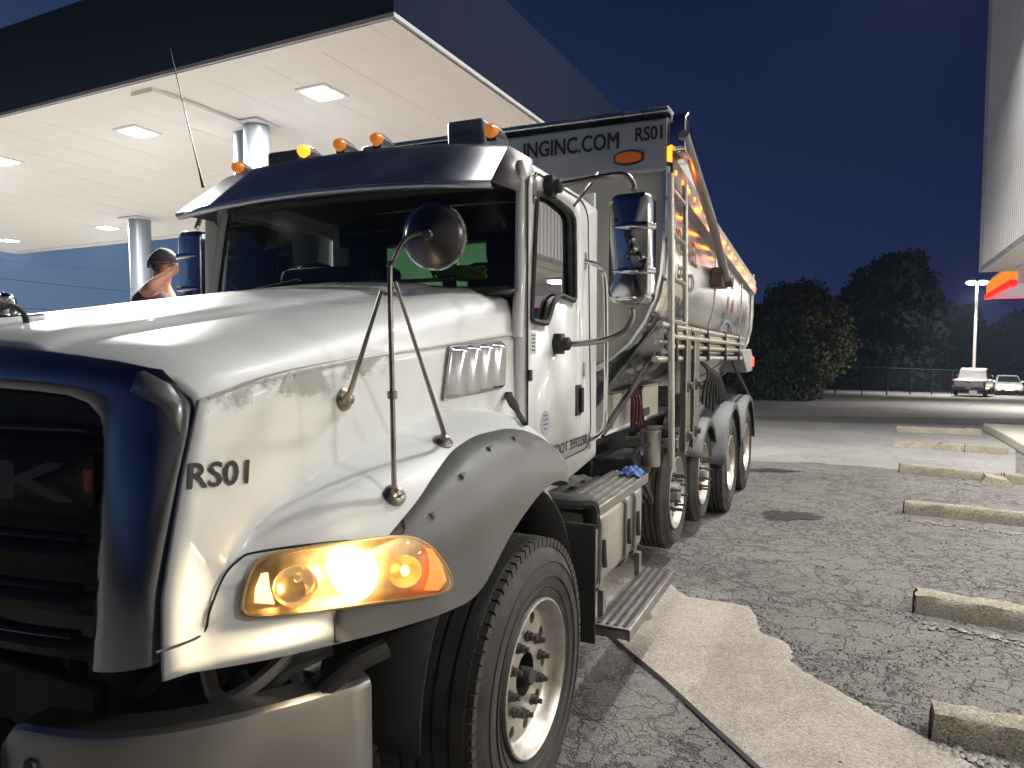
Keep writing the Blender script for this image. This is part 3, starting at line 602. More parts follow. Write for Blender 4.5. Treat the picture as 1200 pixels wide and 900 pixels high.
# round hood mirror on its tripod
hm = thing('hood_mirror', onhood(462, 581), parent=TR)
base = Vector(onhood(462, 581, .012)); top = Vector(on(457, 300, Y=base.y+.06)); 
top = Vector((base.x-.01, base.y+.03, 1)); dd = ray(457, 322); t_ = (top.x-_C[0])/dd[0]; top = Vector(_C+dd*t_)
disc = Vector(depth(508, 277, Vector(top-Vector(_C)).dot(Vector(_fw))+.03)); dn = Vector((.20, -1, -.05)).normalized()
att = disc+dn*.045
pst = smooth_pts([base, base.lerp(top, .5), top, top+Vector((.012, 0, .035)), top.lerp(att, .45)+Vector((0, -.01, .045)), att+Vector((-.02, -.006, .005)), att], 6)
MB().tube(pst, .0075, 8).build('mirror_post', MIRST, hm)
b2 = Vector(onhood(403, 468, .02)); b3 = Vector(onhood(519, 518, .014)); j1 = pst[0].lerp(top, .90); 
for bb, q in ((b2, Vector(_C+ray(447, 341)*((j1-Vector(_C)).dot(Vector(_fw))))), (b3, Vector(_C+ray(463, 330)*((j1-Vector(_C)).dot(Vector(_fw)))))):
    m_ = bb.lerp(q, .08)+Vector((.02, -.01, .0))
    MB().tube([bb, m_, m_.lerp(q, .5), q, q.lerp(j1, .6)], [.010, .008, .0062, .0055, .005], 8).build('brace_leg', MIRST, hm)
MB().lathe([(-.012, .010), (-.01, .014), (.01, .014), (.012, .010)], base.lerp(top, .46), (top-base), 12).build('post_collar', MIRST, hm)
for bb, (px, py) in ((base, (462, 581)), (b2, (403, 468)), (b3, (519, 518))):
    e = .004; pa = Vector(onhood(px, py)); pb_ = Vector(onhood(px+4, py)); pc_ = Vector(onhood(px, py+4)); n_ = (pc_-pa).cross(pb_-pa).normalized()
    if n_.x < 0: n_ = -n_
    MB().lathe([(-.006, .033), (.006, .034), (.012, .027), (.016, .018), (.028, .014), (.032, 0)], pa, n_, 24).build('foot_disc', MIRST, hm)
mb = MB(); mb.lathe([(.05, .0), (.045, .02), (.03, .045), (.012, .075), (-.004, .090), (-.012, .092), (-.016, .088)], disc, dn, 36); mb.build('mirror_dish', mat('dark_mirror_dish', (.075, .07, .08), .30, .9, var=.05), hm, ang=60)
mb = MB(); mb.lathe([(-.003, .0895), (-.006, .095), (-.014, .095), (-.017, .0885)], disc, dn, 36, closed=True); mb.build('dish_rim', CHROME, hm)
mb = MB(); mb.lathe([(0, .016), (.014, .013), (.016, 0)], att, dn, 12); mb.build('dish_pivot', MIRST, hm)

# ---- fuel tank with steps on the right
ft = thing('fuel_tank', (XC+1.0, 3.78, .5), parent=TR); X1 = XC+1.135
def tank(s):
    mb = MB(); pr = fillet([(.62, .52), (1.14, .54), (1.145, .93), (.62, .95)], .07, 6)
    mb.grid([[(XC+s*x, y, z) for x, z in pr+[pr[0]]] for y in (3.33, 4.22)]); n = len(pr)
    mb.add([(XC+s*x, 3.33, z) for x, z in pr], [tuple(range(n))]); mb.add([(XC+s*x, 4.22, z) for x, z in pr], [tuple(range(n))])
    mb.build('tank_shell', TANKM, ft, ang=50)
    for y in (3.40, 3.86, 4.05):
        pq = fillet([(.61, .505), (1.15, .53), (1.158, .94), (.61, .962)], .07, 6); mb = MB()
        mb.grid([[(XC+s*x, yy, z) for x, z in pq+[pq[0]]] for yy in (y-.028, y-.022, y+.022, y+.028)]); mb.build('tank_strap', ALU, ft, solid=.006, ang=50)
        MB().tube([(XC+s*1.165, y, .80), (XC+s*1.172, y, .66)], .012, 8).build('strap_bolt', DKSTEEL, ft)
    mb = MB(); mb.box((XC+s*1.055, 3.79, .972), (.23, .98, .022)); mb.box((XC+s*1.163, 3.79, .955), (.012, .98, .05)); tp = mb.build('tread_plate', ALU, ft, bevel=.003)
    mb = MB()
    for i in range(36):
        for j in range(4): mb.lathe([(0, .011), (.006, .009), (.0062, .004)], (XC+s*(.975+.05*j), 3.325+.027*i, .983), (0, 0, 1), 6)
    tag(mb.build('tread_bumps', ALU, tp), kind='stuff')
    for x in (.70, .80, .90): MB().tube([(XC+s*x, 3.30, .955), (XC+s*x, 4.15, .955)], .03, 8, flat=.5).build('tank_top_hose', RUB if x != .8 else HOSE, ft)
    mb = MB(); mb.tube(smooth_pts([(XC+s*.86, 3.22, 1.02), (XC+s*1.05, 3.22, 1.02), (XC+s*1.12, 3.30, 1.0), (XC+s*1.12, 3.34, .88)]), .05, 10, flat=.7); mb.build('black_bracket', RUB, ft, bevel=0)
    ls = MB(); ls.box((XC+s*1.235, 3.78, .40), (.19, .98, .018)); ls.box((XC+s*1.325, 3.78, .375), (.012, .98, .055)); ls.box((XC+s*1.145, 3.78, .385), (.012, .98, .04)); ls.box((XC+s*1.235, 3.296, .378), (.19, .012, .05)); ls.box((XC+s*1.235, 4.264, .378), (.19, .012, .05)); st = ls.build('lower_step', ALU, ft, bevel=.003)
    mb = MB()
    for i in range(34):
        for j in range(4): mb.lathe([(0, .012), (.007, .010), (.0072, .005)], (XC+s*(1.17+.043*j), 3.32+.0283*i, .409), (0, 0, 1), 6)
    tag(mb.build('step_grip', mat('grip_dark', (.10, .095, .09), .6), st), kind='stuff')
    for y in (3.42, 4.12): MB().box((XC+s*1.15, y, .46), (.03, .05, .16)).build('step_hanger', ALU, st)
tank(1); tank(-1)

# ---- wheels
def wheel(name, kind):
    """outer face at x=0, wheel runs inward (-x); kinds: steer, lift, drive"""
    r = {'steer': .52, 'lift': .455, 'drive': .52}[kind]; wd = {'steer': .38, 'lift': .28, 'drive': .60}[kind]; w0 = thing(name, (0, 0, 0))
    mb = MB(); prof = [(-.012, .285), (-.004, .30), (.008, .33), (.020, .39), (.018, .44 if r > .5 else .40), (-.006, r-.035), (-.026, r-.008)]
    ng = 5; span = wd-.07 if kind != 'drive' else .20
    for k in range(ng):
        xa = -.03-span*k/ng; xb = -.03-span*(k+1)/ng
        prof += [(xa, r-.003), (xb+.014, r), (xb+.012, r-.016), (xb+.002, r-.016)]
    prof += [(-.04-span, r-.01), (-.06-span, r-.04), (-.075-span, .42 if r > .5 else .38), (-.065-span, .30)]
    mb.lathe(prof, (0, 0, 0), (1, 0, 0), 72, closed=True)
    if kind == 'drive':
        q = [(x-.33, rr) for x, rr in prof]; mb.lathe(q, (0, 0, 0), (1, 0, 0), 48, closed=True)
    tb = mb.build('tyre', TYRE, w0, ang=35)
    if kind in ('steer', 'drive'):
        mb = MB(); n = 76
        for k in range(n):
            t = 2*math.pi*k/n; rot = Matrix.Rotation(t, 3, 'X')
            c = rot @ Vector((-.022, 0, r-.020)); mb.box(c, (.044, .032, .030), rot)
            if kind == 'steer':
                c = rot @ Vector((-.02-span, 0, r-.014)); mb.box(c, (.05, .036, .032), rot)
        tag(mb.build('shoulder_lugs', TYRE, tb, bevel=0), kind='stuff')
    for rr in (.335, .375, .43):
        if rr < r-.05: MB().lathe([(.010, rr-.004), (.0235 if rr > .35 else .014, rr), (.010, rr+.004)], (0, 0, 0), (1, 0, 0), 64, closed=True).build('sidewall_ring', TYRE, tb)
    dp = {'steer': -.055, 'lift': -.035, 'drive': -.17}[kind]
    mb = MB(); mb.lathe([(-.03, .283), (.0, .291), (.012, .290), (.014, .283), (.004, .274), (-.02, .262), (dp*.7-.01, .252), (dp, .243)], (0, 0, 0), (1, 0, 0), 64, closed=True)
    # disc with ten hand holes
    nh = 10; R0, R1, hr, rh = .155, .243, .024, .208
    for k in range(nh):
        a0 = 2*math.pi*k/nh; hw = math.pi/nh
        def pol(r_, a_, x=dp): return (x, r_*math.sin(a_), r_*math.cos(a_))
        oc = [pol(R1, a0-hw), pol(R1, a0-hw*.5), pol(R1, a0), pol(R1, a0+hw*.5), pol(R1, a0+hw), pol(rh, a0+hw), pol(R0, a0+hw), pol(R0, a0+hw*.5), pol(R0, a0), pol(R0, a0-hw*.5), pol(R0, a0-hw), pol(rh, a0-hw)]
        ce = Vector(pol(rh, a0)); ic = []
        for p in oc:
            d = (Vector(p)-ce); d.x = 0; ic.append(tuple(ce+d.normalized()*hr))
        it = [(x-.02, y, z) for x, y, z in ic]
        mb.grid([oc+[oc[0]], ic+[ic[0]], it+[it[0]]])
    hubp = {'steer': [(dp, .155), (dp+.012, .13), (dp+.012, .082), (dp-.05, .078), (dp-.05, .0)], 'lift': [(dp, .155), (dp+.008, .12), (dp+.012, .085), (dp+.06, .075), (dp+.07, .055), (dp+.07, 0)], 'drive': [(dp, .155), (dp+.01, .13), (dp+.012, .11), (dp+.16, .095), (dp+.17, .05), (dp+.17, 0)]}[kind]
    mb.lathe(hubp[:3], (0, 0, 0), (1, 0, 0), 40, closed=True)
    rim = mb.build('rim', WHEEL, w0, ang=40)
    mb = MB(); mb.lathe(hubp[2:], (0, 0, 0), (1, 0, 0), 24, closed=True); mb.lathe([(dp-.06, 0), (dp-.06, .26)], (0, 0, 0), (1, 0, 0), 24, closed=True)
    if kind == 'steer': mb.lathe([(dp-.05, .03), (dp+.04, .028), (dp+.045, 0)], (0, .0, .0), (1, .0, 0), 10); mb.box((dp+.01, .03, -.03), (.05, .05, .03))
    mb.build('hub', DKSTEEL if kind == 'steer' else mat('hub_grey_steel', (.30, .28, .26), .45, .6, var=.2, scale=12), w0)
    Ln = {'steer': .045, 'lift': .095, 'drive': .05}[kind]; me = None
    for k in range(10):
        t = 2*math.pi*(k+.5)/10
        if me is None:
            mb = MB(); mb.lathe([(0, .021), (.010, .021), (.012, .016), (.028, .016), (.030, .010), (Ln, .010), (Ln+.001, 0)], (0, 0, 0), (1, 0, 0), 8)
            o = mb.build('lug_nut', DKSTEEL, w0); me = o.data; off = Vector(o.location)
        else:
            o = bpy.data.objects.new('lug_nut', me); COL.objects.link(o); o.parent = w0
        o.location = Vector((dp+.010, .142*math.sin(t), .142*math.cos(t)))+off
    return w0
protos = {}
def put_wheel(kind, X, Y, z, spin=0., left=False, steer=0.):
    if kind not in protos:
        w_ = wheel('wheel', kind); protos[kind] = w_; w_.parent = TR
    else: w_ = copy_tree(protos[kind], TR)
    w_.location = Vector((X, Y, z))-wl(TR); w_.rotation_euler = (spin, 0, steer+(math.pi if left else 0))
put_wheel('steer', -1.024, 2.447, .52, .15, steer=0)
put_wheel('lift', -1.20, 5.80, .56, .3); put_wheel('lift', -1.17, 6.85, .54, .1)
put_wheel('drive', -1.055, 7.82, .50, .2); put_wheel('drive', -1.055, 9.17, .485, .5)
XL = 2*XC
put_wheel('steer', XL+1.024, 2.447, .52, left=True); put_wheel('lift', XL+1.20, 5.80, .56, left=True); put_wheel('lift', XL+1.17, 6.85, .54, left=True)
put_wheel('drive', XL+1.055, 7.82, .50, left=True); put_wheel('drive', XL+1.055, 9.17, .485, left=True)
for y, z in ((5.8, .56), (6.85, .54), (7.82, .5), (9.17, .485)): MB().box((XC, y, z), (1.6, .14, .14)).build('axle', FRAME, TR, bevel=.02)
# guards over the rear wheels
def guard(X, Y, z, r, a0, a1, wd, m, name='wheel_guard'):
    mb = MB(); rows = []
    for a in np.linspace(R(a0), R(a1), 18):
        c, s_ = math.cos(a), math.sin(a); rows.append([(X+.02, Y-c*(r-.05), z+s_*(r-.05)), (X+.02, Y-c*r, z+s_*r), (X, Y-c*(r+.015), z+s_*(r+.015)), (X-wd*.35, Y-c*(r+.022), z+s_*(r+.022)), (X-wd*.65, Y-c*(r+.022), z+s_*(r+.022)), (X-wd, Y-c*r, z+s_*r)])
    mb.grid(rows); return mb.build(name, m, TR, ang=35, solid=.012)
guard(-1.14, 6.87, .54, .50, 25, 150, .34, POLY); guard(-1.04, 7.82, .52, .60, 5, 172, .62, POLY); guard(-1.04, 9.17, .50, .60, 8, 176, .62, POLY)
g = guard(-1.17, 5.80, .56, .50, 55, 120, .34, RUB)
for k in range(4): MB().tube([(-1.15-.36*t, 5.54+.14*k, 1.045+.025*math.sin(k)) for t in np.linspace(0, 1, 4)], .05, 8, flat=.5).build('guard_rib', RUB, g)
mb = MB(); mb.box((-1.32, 5.47, 1.005), (.40, .04, .07)); mb.build('guard_bracket', ALU, g, bevel=.006)
for k in range(2): MB().lathe([(0, .012), (.01, .01), (.011, 0)], (-1.40+.17*k, 5.447, 1.01), (0, -1, 0), 8).build('bracket_bolt', DKSTEEL, g)

# ---- tipping body: half-round polished tub, slightly nose up
YF, YB = 4.70, 9.52
def sh(Y): return -.060*(Y-YF)
DB = thing('dump_body', (XC, 7.1, 1.5), parent=TR)
U_ = [(1.15, 2.90), (1.15, 2.60), (1.148, 2.40), (1.135, 2.22), (1.10, 2.06), (1.03, 1.90), (.93, 1.77), (.80, 1.66), (.62, 1.565), (.40, 1.50), (.2, 1.475), (0, 1.47)]
Uf = U_+[(-x, z) for x, z in U_[-2::-1]]
mb = MB(); mb.grid([[(XC+x, Y, z+sh(Y)) for x, z in Uf] for Y in np.linspace(YF, YB, 14)]); tub = mb.build('tub', mat('tub_stainless', (.62, .61, .60), .27, 1., var=.06, scale=2.5, rvar=.12, bump=.10, bscale=5, stretch=(1, .4, 1)), DB, solid=.012, ang=50, offs=0)
mb = MB(); mb.add([(XC+x, YF+.03, z+sh(YF)) for x, z in Uf], [tuple(range(len(Uf)))]); mb.build('front_bulkhead', mat('bulkhead_cream', (.52, .51, .47), .4, var=.08, scale=2), DB, fix=False)
mb = MB(); mb.add([(XC+x, YB-.03, z+sh(YB)) for x, z in Uf], [tuple(range(len(Uf)))]); mb.build('tailgate', STAIN, DB, fix=False)
for Y in (YF, YB):                              # rolled chrome rims of the U
    MB().tube([(XC+x*1.012, Y, z+sh(Y)-(.012 if abs(x) < 1 else 0)) for x, z in Uf], .028, 8).build('tub_rim', CHROME, DB)
for Y in (6.75, 8.6):
    MB().tube([(XC+x*1.006, Y, z+sh(Y)-.004) for x, z in Uf], .012, 6).build('tub_seam', STAIN, DB)
# front header with lettering
hz0, hz1 = 2.865, 3.235
mb = MB(); pr = fillet([(YF-.03, hz0), (YF-.03, hz1-.03), (YF+.10, hz1), (YF+.32, hz1-.02), (YF+.32, hz0+.04)], .03)
mb.prism([(XC-1.165, y, z) for y, z in pr], (2.33, 0, 0)); hd = mb.build('header_panel', mat('header_paint', (.33, .345, .39), .33, .25, var=.05, scale=3, coat=.4), DB)
MB().box((XC, YF+.12, hz1+.02), (2.36, .34, .035)).build('header_cap', STAIN, hd, bevel=.008)
HM = LETTER
a_ = Vector(on(614, 183, Y=YF-.033)); b_ = Vector(on(725, 168, Y=YF-.033))
text('header_lettering', 'INGINC.COM', Vector((a_.x, YF-.033, 3.045)), (1, 0, 0), (0, 0, 1), b_.x-a_.x, HM, hd, height=.105, ext=.003, bold=.035)
a_ = Vector(on(745, 160, Y=YF-.033)); b_ = Vector(on(776, 160, Y=YF-.033))
text('header_fleet_number', 'RS01', Vector((a_.x, YF-.033, 3.075)), (1, 0, 0), (0, 0, 1), b_.x-a_.x, HM, hd, height=.085, ext=.003, bold=.035)
p = Vector(on(737, 185, Y=YF-.035))
MB().prism([(p.x+.10*a+ .0, p.y, p.z+b*.048) for a, b in [(math.copysign(min(abs(math.cos(t))*1.15, 1), math.cos(t)), math.sin(t)) for t in np.linspace(0, 2*math.pi, 25)[:-1]]], (0, -.008, 0)).build('marker_grommet', RUB, hd)
MB().prism([(p.x+.084*a, p.y-.008, p.z+b*.034) for a, b in [(math.copysign(min(abs(math.cos(t))*1.15, 1), math.cos(t)), math.sin(t)) for t in np.linspace(0, 2*math.pi, 25)[:-1]]], (0, -.012, 0)).build('front_marker_light', mat('faint_glow_orange_marker', (.42, .10, .02), .3, emit=(1, .2, .02), es=.08), hd)  # marker lens carries a slight emission of its own
# top rails with rows of amber lights
leds = [(791, 201), (799, 213), (806.6, 225), (813, 236), (820, 246), (826, 254), (832.5, 262.5), (838.4, 270), (843.5, 278), (848.6, 285), (853, 291.5), (857.3, 297.5), (861.2, 303.2), (865.5, 309), (869.3, 314.6), (872.3, 319), (875.2, 323.2), (877.6, 327)]
L3 = [Vector(on(x, y, X=XC+1.205)) for x, y in leds]
lf = np.polyfit([p.y for p in L3], [p.z for p in L3], 1); railz = lambda Y: lf[0]*Y+lf[1]
for s in (1, -1):
    mb = MB(); mb.grid([[(XC+s*x, Y, railz(Y)+dz) for x, dz in ((1.135, -.10), (1.20, -.075), (1.20, .085), (1.13, .10), (1.06, .10))] for Y in np.linspace(YF, YB+.05, 12)])
    rl = mb.build('top_rail', mat('rail_aluminium', (.40, .36, .33), .4, .45, var=.1, scale=6), DB, solid=.008)
    me = None
    for Y in [p.y for p in L3]:
        if me is None:
            mb = MB(); mb.lathe([(0, .019), (.006, .018), (.012, .012), (.014, 0)], (XC+s*1.206, Y, railz(Y)), (s, 0, 0), 10); o = mb.build('rail_light', AMBERL, rl); me = o.data; ofs = Vector(o.location)-(Vector((XC+s*1.206, Y, railz(Y)))-wl(rl))
        else:
            o = bpy.data.objects.new('rail_light', me); COL.objects.link(o); o.parent = rl
            o.location = Vector((XC+s*1.206, Y, railz(Y)))-wl(rl)+ofs
    for Y in np.linspace(YF+.35, YB-.2, 8):
        q_ = bpy.data.lights.new('rail_glow', 'POINT'); q_.energy = 1.1; q_.color = (1., .17, .01); q_.shadow_soft_size = .02; qo = bpy.data.objects.new('rail_glow', q_); COL.objects.link(qo); qo.location = Vector((XC+s*1.25, Y, railz(Y)-.01))-wl(rl); qo.parent = rl
    MB().lathe([(0, .035), (.02, .03), (.022, 0)], (XC+s*1.19, YB+.05, railz(YB)-.02), (s*.6, .1, 0), 12).build('tail_marker', REDL, rl)
    # tall gusset between header and rail
    mb = MB(); mb.prism([(XC+s*1.15, YF+.28, hz1-.05), (XC+s*1.15, YF+.28, railz(YF)+.05), (XC+s*1.15, 6.2, railz(6.2)+.09)], (s*.015, 0, 0)); mb.build('front_gusset', mat('gusset_white', (.66, .62, .58), .45), DB)
    # tarp roller cap and arm
    mb = MB(); pr = fillet([(YF-.0, 2.99), (YF+.0, 3.20), (YF+.10, 3.27), (YF+.25, 3.25), (YF+.33, 3.10), (YF+.33, 2.97)], .05)
    mb.prism([(XC+s*1.17, y, z) for y, z in pr], (s*.11, 0, 0)); mb.build('tarp_roller_cap', CHROME, DB, bevel=.008)
    MB().prism([(XC+s*1.172, YF-.025, 2.93), (XC+s*1.172, YF-.025, 3.02), (XC+s*1.20, YF-.02, 3.03), (XC+s*1.20, YF-.02, 2.92)], (0, -.014, 0)).build('corner_marker', AMBER, hd)
    at_, ab_ = Vector(on(801, 157, X=XC+1.27)), Vector(on(852, 330, X=XC+1.27))
    if s < 0: at_.x = ab_.x = XC-1.27
    ta = MB().tube([at_, at_.lerp(ab_, .5)+Vector((s*.02, 0, 0)), ab_], .036, 10, flat=.8).build('tarp_arm', mat('arm_aluminium', (.40, .37, .35), .35, .8, var=.12), DB)
    mb = MB(); mb.box(ab_+Vector((-s*.06, -.02, .03)), (.10, .34, .17)); mb.lathe([(-.02, .05), (.05, .05), (.055, .03)], ab_, (s, 0, 0), 14); mb.build('tarp_arm_motor', mat('motor_bracket', (.16, .12, .10), .5, .5, var=.3), ta, bevel=.01)
    MB().box(ab_+Vector((s*.04, .05, -.02)), (.03, .06, .09)).build('spring_cover', CHROME, ta, bevel=.01)
# vinyl lettering on the tub side (follows the polished side)
def tub_text(body, Y0, Y1, z, h, m, name='side_lettering', bold=.035):
    r = Vector((0, Y1-Y0, sh(Y1)-sh(Y0)))
    k = U_; zz_ = z-sh(Y0); x = float(np.interp(zz_, [q[1] for q in k][::-1], [q[0] for q in k][::-1])); x2 = float(np.interp(zz_+h, [q[1] for q in k][::-1], [q[0] for q in k][::-1]))
    return text(name, body, (XC+x+.010, Y0, z), r, Vector((x2-x, 0, h)), (Y1-Y0), m, tub, height=math.hypot(h, x2-x), ext=.006, bold=bold)
VN = mat('side_vinyl', (.025, .02, .022), .45); VR = mat('side_vinyl_red', (.40, .05, .06), .45); VB = mat('side_vinyl_blue', (.12, .16, .26), .45)
def zs(px, py): p = on(px, py, X=XC+1.15); return p[1], p[2]
y0, z0 = zs(806, 312)
tub_text('RANEL', 5.05, 5.80, 2.40, .16, VN); tub_text('IPSO', 5.10, 5.72, 2.19, .13, VN); tub_text('AND', 5.10, 5.62, 1.98, .13, VN)
tub_text('1009', 5.35, 5.80, 1.86, .075, VR)
tub_text('11', 7.55, 7.95, 2.10, .13, VR)
mb = MB(); mb.tube([(XC+1.135-.05*max(0, -math.sin(t)), 7.65+.36*math.cos(t), 2.0+.0+.15*math.sin(t)-.17) for t in np.linspace(0, math.pi, 20)], .02, 6, flat=.4); mb.build('side_logo_arc', VB, tub)
# ladder
lad = thing('ladder', (XC+1.23, 4.75, 1.0), parent=DB); lt, lb = Vector(on(786, 203, X=XC+1.235)), Vector(on(787, 545, X=XC+1.235)); rt_, rb = Vector(on(803, 212, X=XC+1.22)), Vector(on(803, 392, X=XC+1.22))
MB().tube([lt, lb], .021, 10).build('ladder_pole', mat('ladder_aluminium', (.60, .57, .52), .34, .7, var=.12), lad); MB().tube([rt_, rb], .019, 10).build('ladder_rail', mat('ladder_aluminium', (.6, .57, .52)), lad)
for k in range(4):
    z = 2.72-.27*k; MB().tube([(lt.x, ip(z, [lb.z, lt.z], [lb.y, lt.y]), z), (rt_.x, ip(z, [rb.z, rt_.z], [rb.y, rt_.y]), z-.01)], .015, 8).build('rung', ALU, lad)
MB().box((XC+1.19, 4.72, 2.62), (.03, .06, .24)).build('ladder_clip', RUB, lad, bevel=.01)
# pipes clamped in a bundle below the tub
pipe_rows = [(1.215, 1.885, 4.33), (1.20, 1.845, 4.45), (1.225, 1.815, 4.55), (1.185, 1.78, 4.38), (1.215, 1.75, 4.60), (1.175, 1.715, 4.62), (1.205, 1.675, 4.25)]
for dx, z, ya in pipe_rows: MB().tube([(XC+dx, ya, z), (XC+dx, 8.25, z-.020*(8.25-ya))], .020, 10).build('clamped_pipe', mat('pipe_zinc', (.58, .54, .46), .3, .75, var=.15, scale=12), TR)
for Y in (4.72, 5.95, 6.9, 7.85): 
    mb = MB(); mb.box((XC+1.20, Y, 1.785-.02*(Y-4.4)), (.085, .05, .27), Matrix.Rotation(.25, 3, 'X')); mb.build('pipe_clamp', RUB, TR, bevel=.012)
# stanchion plates with bolts
for Y, wy, m_ in ((5.13, .20, TAUPE), (5.45, .25, TAUPE)):
    pr = fillet([(Y-wy/2, 1.0), (Y-wy/2, 1.86), (Y+wy/2, 1.86), (Y+wy/2, 1.08), (Y+wy/2-.08, 1.0)], .05); mb = MB(); mb.prism([(XC+1.20, y, z) for y, z in pr], (.035, 0, 0)); q = mb.build('support_plate', m_, TR, bevel=.004)
    for z in (1.47, 1.12):
        mb = MB(); mb.lathe([(0, .05), (.014, .048), (.018, .028), (.04, .024), (.042, 0)], (XC+1.235, Y-.02, z), (1, 0, 0), 14); mb.build('pivot_bolt', DKSTEEL, q)
    MB().tube([(XC+1.24, Y-wy/2, .99), (XC+1.24, Y-wy/2, 1.84)], .008, 6).build('plate_edge', ALU, q)
# clutter behind the cab
mb = MB(); mb.box((XC+.62, 5.45, 1.29), (.36, 1.3, .26)); tbx = mb.build('tool_box', CREAM, TR, bevel=.012)
MB().box((XC+.806, 5.62, 1.22), (.01, .26, .06)).build('box_recess', LETTER, tbx); MB().box((XC+.81, 5.30, 1.29), (.012, .03, .25)).build('box_strap', BLACK, tbx); MB().box((XC+.62, 5.45, 1.43), (.40, 1.34, .015)).build('box_lid', ALU, tbx, bevel=.004)
mb = MB(); mb.box((XC+.64, 4.85, 1.165), (.34, 1.65, .02)); mb.build('deck_plate', WHITE, TR, bevel=.005)
mb = MB(); mb.lathe([(-.12, .07), (.10, .07), (.11, .074), (.135, .074), (.14, .06), (.15, .0)], (XC+1.0, 5.02, 1.02), (0, 0, 1), 20); mb.build('filter_canister', ALU, TR)
MB().tube(smooth_pts([(XC+.55, 4.3, 1.35), (XC+.62, 4.75, 1.42), (XC+.72, 5.2, 1.52), (XC+.8, 5.6, 1.72), (XC+.82, 5.9, 1.74), (XC+.75, 6.4, 1.70)], 8), .062, 12).build('intake_hose', HOSE, TR)
mb = MB(); pts = smooth_pts([(XC+.78, 5.1, 1.47), (XC+.86, 5.5, 1.60), (XC+.92, 5.85, 1.73), (XC+.95, 6.2, 1.74)], 10); mb.tube(pts, [.058+.008*(i % 2) for i in range(len(pts))], 12); mb.build('ribbed_hose', mat('pale_ribbed_hose', (.33, .33, .32), .5, var=.15), TR, ang=20)
mb = MB(); pts = [Vector((XC+.70+.02*k, 4.72+.045*k, 1.52+.012*k)) for k in range(9)]; mb.tube([q for q in pts], [.10+.015*(k % 2) for k in range(9)], 14); mb.build('bellows_filter', mat('bellows_grey', (.30, .30, .29), .5, .3, var=.3, scale=30), TR, ang=20)
mb = MB(); mb.lathe([(-.16, .05), (-.13, .085), (.10, .085), (.14, .05), (.2, .03)], (XC+.72, 5.05, 1.70), (.3, .95, 0), 16); mb.build('red_cylinder', RED, TR)
mb = MB(); mb.tube([(XC+.80, 4.2, 1.35), (XC+1.02, 5.0, 1.93)], .05, 8, flat=.5); mb.tube([(XC+.92, 4.12, 1.22), (XC+1.10, 4.72, 1.70)], .02, 8); mb.build('diagonal_brace', BLACK, TR)
mb = MB()
for k in range(7): mb.tube(smooth_pts([(XC+.86+.015*k, 4.98, 1.47), (XC+.90+.02*(k % 3), 4.93+.012*k, 1.33), (XC+.88+.015*k, 4.95+.012*k, 1.17), (XC+.87+.02*(k % 2), 4.98+.01*k, 1.3), (XC+.87, 5.0, 1.46)]), .008, 6)
mb.build('red_air_line', mat('dark_red_hose', (.12, .025, .035), .5), TR)
mb = MB(); cc = Vector((XC+1.0, 4.95, .86)); mb.tube([cc+Vector((.06*math.sin(2*t), .22*math.cos(t), .20*math.sin(t))) for t in np.linspace(0, 2*math.pi, 30)], .016, 8, caps=False); mb.build('coiled_hose', RUB, TR)
mb = MB(); mb.box((XC+.80, 5.0, .80), (.30, .5, .36)); mb.lathe([(-.2, .12), (.2, .12)], (XC+.85, 4.75, .72), (0, 1, 0), 16); mb.build('air_tank', BLACK, TR, bevel=.01)
mb = MB()
for k in range(9):
    a = Vector((XC+1.05, 6.55+.06*k, 1.62-.01*k)); mb.tube(smooth_pts([a, a+Vector((.06, .15+.03*k, -.12)), a+Vector((.04, .05+.22*k*.6, -.30-.02*k)), a+Vector((.0, .25+.25*k*.55, -.42-.03*(k % 4)))]), .013, 6)
mb.build('hydraulic_hose', RUB, TR)
MB().tube(smooth_pts([(XC+1.1, 7.9, 1.72), (XC+1.14, 8.4, 1.45), (XC+1.16, 9.3, 1.15), (XC+1.15, 9.75, 1.0), (XC+1.12, 9.72, .8)]), .018, 8).build('hanging_hose', RUB, TR)
mb = MB(); mb.tube(smooth_pts([(XC+.9, 9.5, 1.65), (XC+1.05, 9.75, 1.85), (XC+1.1, 9.9, 2.15), (XC+.95, 9.75, 2.3)]), .03, 8); mb.build('tail_pipe_loop', ALU, TR)
mb = MB(); mb.box((XC+.95, 6.3, 1.40), (.06, .22, .36)); mb.build('control_box', CREAM, TR, bevel=.008)
mb = MB(); mb.box((XC+.8, 6.6, 1.28), (.5, .9, .12)); mb.tube([(XC+1.02, 6.2, 1.25), (XC+1.04, 7.3, 1.32)], .04, 8); mb.build('valve_block', DKSTEEL, TR, bevel=.02)
p = Vector(on(888, 432, X=XC+1.19)); mb = MB(); mb.prism([(XC+.85, 8.5, 1.68), (XC+.85, 9.45, 1.68), (XC+.85, 9.62, 1.60), (XC+.85, 9.62, 1.40), (XC+.85, 9.1, 1.40)], (.33, 0, 0)); lbx = mb.build('rear_light_box', mat('light_box_grey', (.34, .33, .31), .45, var=.15), TR, bevel=.012)
MB().box((XC+1.19, 9.58, 1.52), (.02, .05, .12)).build('side_tail_light', REDL, lbx, bevel=.006)
mb = MB()
for k in range(16): mb.tube([Vector((XC+1.12+.015*math.cos(k*2.1), 9.82+.01*(k % 2), .95-.03*k))+Vector((math.cos(t)*.014*(k % 2), math.cos(t)*.014*((k+1) % 2), math.sin(t)*.022)) for t in np.linspace(0, 2*math.pi, 9)], .005, 5, caps=False)
mb.build('hanging_chain', mat('rusty_chain', (.16, .10, .08), .6, .4), TR); MB().tube([(XC+1.12, 9.82, .97), (XC+1.05, 9.70, 1.02)], .012, 6).build('chain_hook', DKSTEEL, TR)

